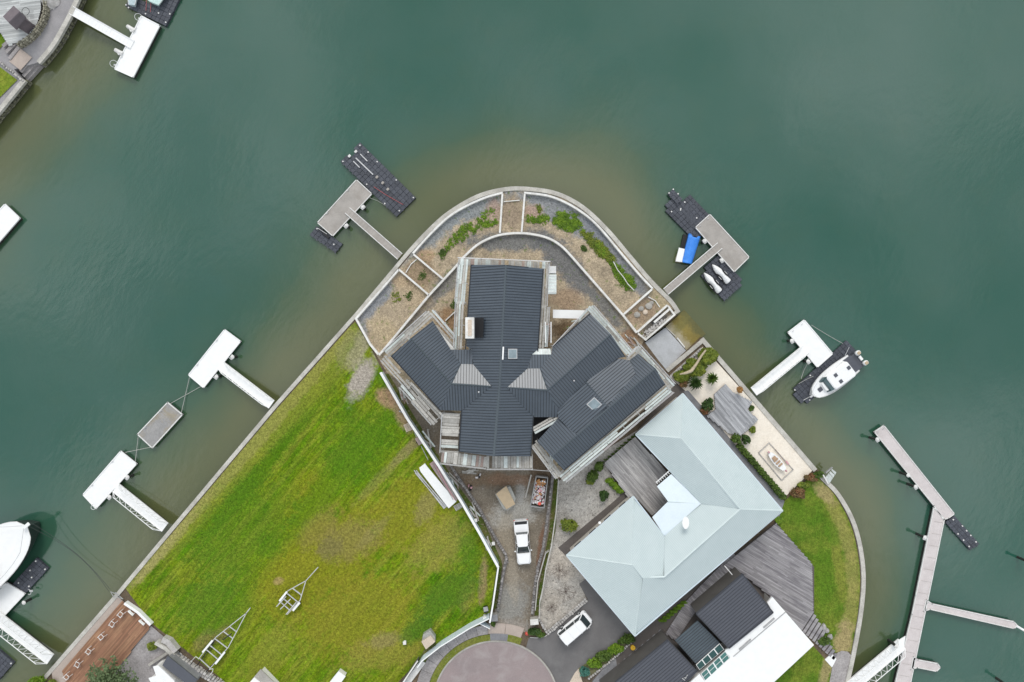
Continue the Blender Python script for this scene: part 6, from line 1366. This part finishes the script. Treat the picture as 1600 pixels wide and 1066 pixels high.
# big bush at ramp with log
t = shrub(1085, 574, 18, 14, 1.3, "lower part of the yellow green creeping bush by the boat ramp", 'leaf_y', n=2600); t = shrub(1104, 556, 16, 14, 1.4, "upper part of the yellow green creeping bush by the boat ramp", 'leaf_y', n=2600); shrub(1063, 588, 13, 10, 1.0, "olive green bush at the scaffold corner by the ramp", 'leaf_y', n=1600)
shrub(1067, 598, 7, 7, .8, "dark red leaved plant by the scaffold corner", 'leaf_r')
t = thing('log', P(1082, 568, G + 1.4), "pale bent driftwood log lying on the yellow green bush", 'log')
lp = [(1103, 547), (1096, 556), (1088, 569), (1080, 580), (1072, 583), (1062, 585)]; ws = [.10, .12, .14, .2, .17, .06]
for i in range(5): MB().tube(P(*lp[i], G + 1.65), P(*lp[i + 1], G + 1.6), ws[i], 7, ws[i + 1]).build('limb', M['log'], t)
t = thing('driftwood', P(970, 430, G + .3), "long thin white stick lying among the green weeds on the point", 'stick')
lp = [(958.5, 409), (965, 422), (974, 433), (981, 444), (991, 454)]
for i in range(4): MB().tube(P(*lp[i], G + .5), P(*lp[i + 1], G + .5), .06, 5, .05).build('limb', M['trim'], t)
def spiky(x, y, r, label, m, n=34):
    c = P(x, y); t = thing('cordyline_plant', c, label, 'palm'); rn = random.Random(int(x)); mb = MB()
    for k in range(n):
        a = 6.283 * k / n + rn.uniform(-.1, .1); l = r * S * rn.uniform(.7, 1.15); d = Vector((math.cos(a), math.sin(a), 0)); s = Vector((-d.y, d.x, 0)) * .07; b = c + Vector((0, 0, .8)); md = b + d * l * .55 + Vector((0, 0, .45)); e_ = b + d * l + Vector((0, 0, -.1))
        o = MB().add([b - s * .5, b + s * .5, md + s, md - s, e_], [(0, 1, 2, 3), (3, 2, 4)]); mb.add(o.v, o.f)
        o = MB().add([b - s, b + s, b + d * l * .5 + Vector((0, 0, .8))], [(0, 1, 2)]); mb.add(o.v, o.f)
    mb.build('fronds', M[m], t); MB().tube(c, c + Vector((0, 0, .85)), .1, 7, .08).build('trunk', M['bark'], t)
spiky(1083, 598, 13, "dark spiky palm like plant in the cream pebbles, lower left", 'leaf_d', 46); spiky(1108.6, 591, 11, "spiky green palm like plant in the cream pebbles, upper right", 'leaf', 40)
t = thing('flower_pot', P(1155.5, 611), "round orange flowering pot plant on the silvery deck's edge", 'potted plant'); MB().tube(P(1155.5, 611, G + .35), P(1155.5, 611, G + .75), .22, 10, .28).build('pot', M['concrete'], t); MB().leaves(P(1156, 609, G + 1.0), (.38, .38, .25), 240, .16).build('flowers', M['leaf_o'], t)
# conifer
c = P(188, 1053); t = thing('conifer_tree', c, "grey green conifer overhanging the brown deck at the bottom", 'tree'); MB().tube(c, c + Vector((0, 0, 5.5)), .2, 8, .04).build('trunk', M['bark'], t); mb = MB(); rn = random.Random(9)
for k in range(15):
    zc = 1.6 + k * .3; rr = 2.75 * (1 - k / 16) + .2
    for j in range(9):
        a = j * .7 + k * .45 + rn.uniform(-.2, .2); rr2 = rr * rn.uniform(.7, 1.15)
        for u in (.25, .5, .75, 1.0): mb.leaves(c + Vector((math.cos(a) * rr2 * u, math.sin(a) * rr2 * u, G * 0 + zc - .25 * u)), (.32, .32, .16), 10, .28, rn)
mb.build('foliage', M['conifer'], t)
# bare shrubs
def bare(x, y, r, label, seed):
    rn = random.Random(seed); c = P(x, y); t = thing('bare_shrub', c, label, 'shrub'); mb = MB()
    def br(p, d, l, w_, k):
        q = p + d * l; mb.tube(p, q, w_, 4, w_ * .6)
        if k == 0: return
        for _ in range(3): br(q, (d + Vector((rn.uniform(-.8, .8), rn.uniform(-.8, .8), rn.uniform(-.25, .35)))).normalized(), l * rn.uniform(.55, .85), w_ * .6, k - 1)
    for k in range(9):
        a = k * .7 + rn.uniform(-.2, .2); br(c + Vector((0, 0, .1)), Vector((math.cos(a), math.sin(a), .5)).normalized(), r * S * .42, .025, 3)
    mb.build('branches', M['twig'], t)
bare(874, 891, 14, "leafless twiggy shrub in the pebble garden, upper", 1); bare(884, 924, 15, "largest leafless twiggy shrub in the pebble garden, middle", 2); bare(862, 948, 9, "leafless twiggy shrub in the pebble garden, lower", 3)
# weeds on the site
def weeds(poly, n, label, m='leaf_b', size=.16, h=.16, dens=None, clump=26):
    c = P(*poly[0]); rn = random.Random(int(poly[0][0] * 3)); xs_ = [p[0] for p in poly]; ys_ = [p[1] for p in poly]; mb = MB(); k = 0; tries = 0; n = int(n * 1.8)
    while k < n and tries < n * 30:
        tries += 1; x, y = rn.uniform(min(xs_), max(xs_)), rn.uniform(min(ys_), max(ys_))
        if not inpoly(x, y, poly): continue
        if noise.noise(Vector((x * .09, y * .09, 3))) < -.35: continue
        q = P(x, y, G + h * .4); r_ = rn.uniform(.12, .42); mb.leaves(q, (r_, r_, h * rn.uniform(.5, 1.3)), clump, size, rn); k += 1
    ob = mb.build('weeds', M[m], None); tag(ob, label, 'weeds', kind='stuff')
weeds([(768, 318), (772, 328), (752, 352), (725, 376), (700, 388), (692, 390), (712, 362), (745, 340)], 55, "band of green weeds in the upper left bed of the point", 'leaf_b', clump=16)
weeds([(690, 392), (700, 388), (694, 400), (686, 408)], 7, "small weed patch by the upper left bed's lower end", 'leaf')
weeds([(757, 348), (780, 340), (780, 350), (750, 358)], 12, "green weeds against the white cross wall at the top", 'leaf_b')
weeds([(823, 338), (858, 338), (856, 352), (824, 346)], 22, "green weeds right of the top cross wall", 'leaf_b'); weeds([(840, 322), (846, 322), (846, 336), (841, 334)], 4, "small yellow weed tuft near the top cross wall", 'leaf_y')
weeds([(862, 338), (880, 331), (900, 336), (908, 352), (914, 362), (902, 360), (885, 358), (866, 352)], 70, "large bright green weed patch on the point", 'leaf_b', clump=32)
weeds([(905, 362), (925, 366), (950, 390), (962, 408), (950, 410), (930, 392)], 70, "long green weed patch along the right hand gravel", 'leaf_y', clump=26)
weeds([(928, 380), (944, 384), (952, 402), (938, 398)], 22, "dark green heart of the long weed patch on the right", 'leaf_b', clump=30)
weeds([(950, 410), (965, 412), (985, 430), (995, 445), (990, 452), (978, 456), (968, 440)], 60, "green weed patch beside the white stick", 'leaf_b', clump=26)
weeds([(905, 380), (914, 386), (916, 392), (908, 390)], 4, "tiny weed tuft in the dry grass on the right", 'leaf'); weeds([(614, 460), (622, 456), (626, 468), (616, 472)], 5, "small yellow green weed patch left of the house", 'leaf_y', clump=14)
weeds([(634, 462), (642, 456), (644, 466), (636, 470)], 5, "small green weed patch in the left gravel bed", 'leaf', clump=14); weeds([(655, 428), (668, 424), (664, 440), (656, 436)], 6, "green weeds in the soil square by the left gangway", 'leaf', clump=12)
weeds([(700, 470), (712, 468), (712, 486), (702, 480)], 6, "weeds beside the north scaffold's lower left corner", 'leaf', clump=12)
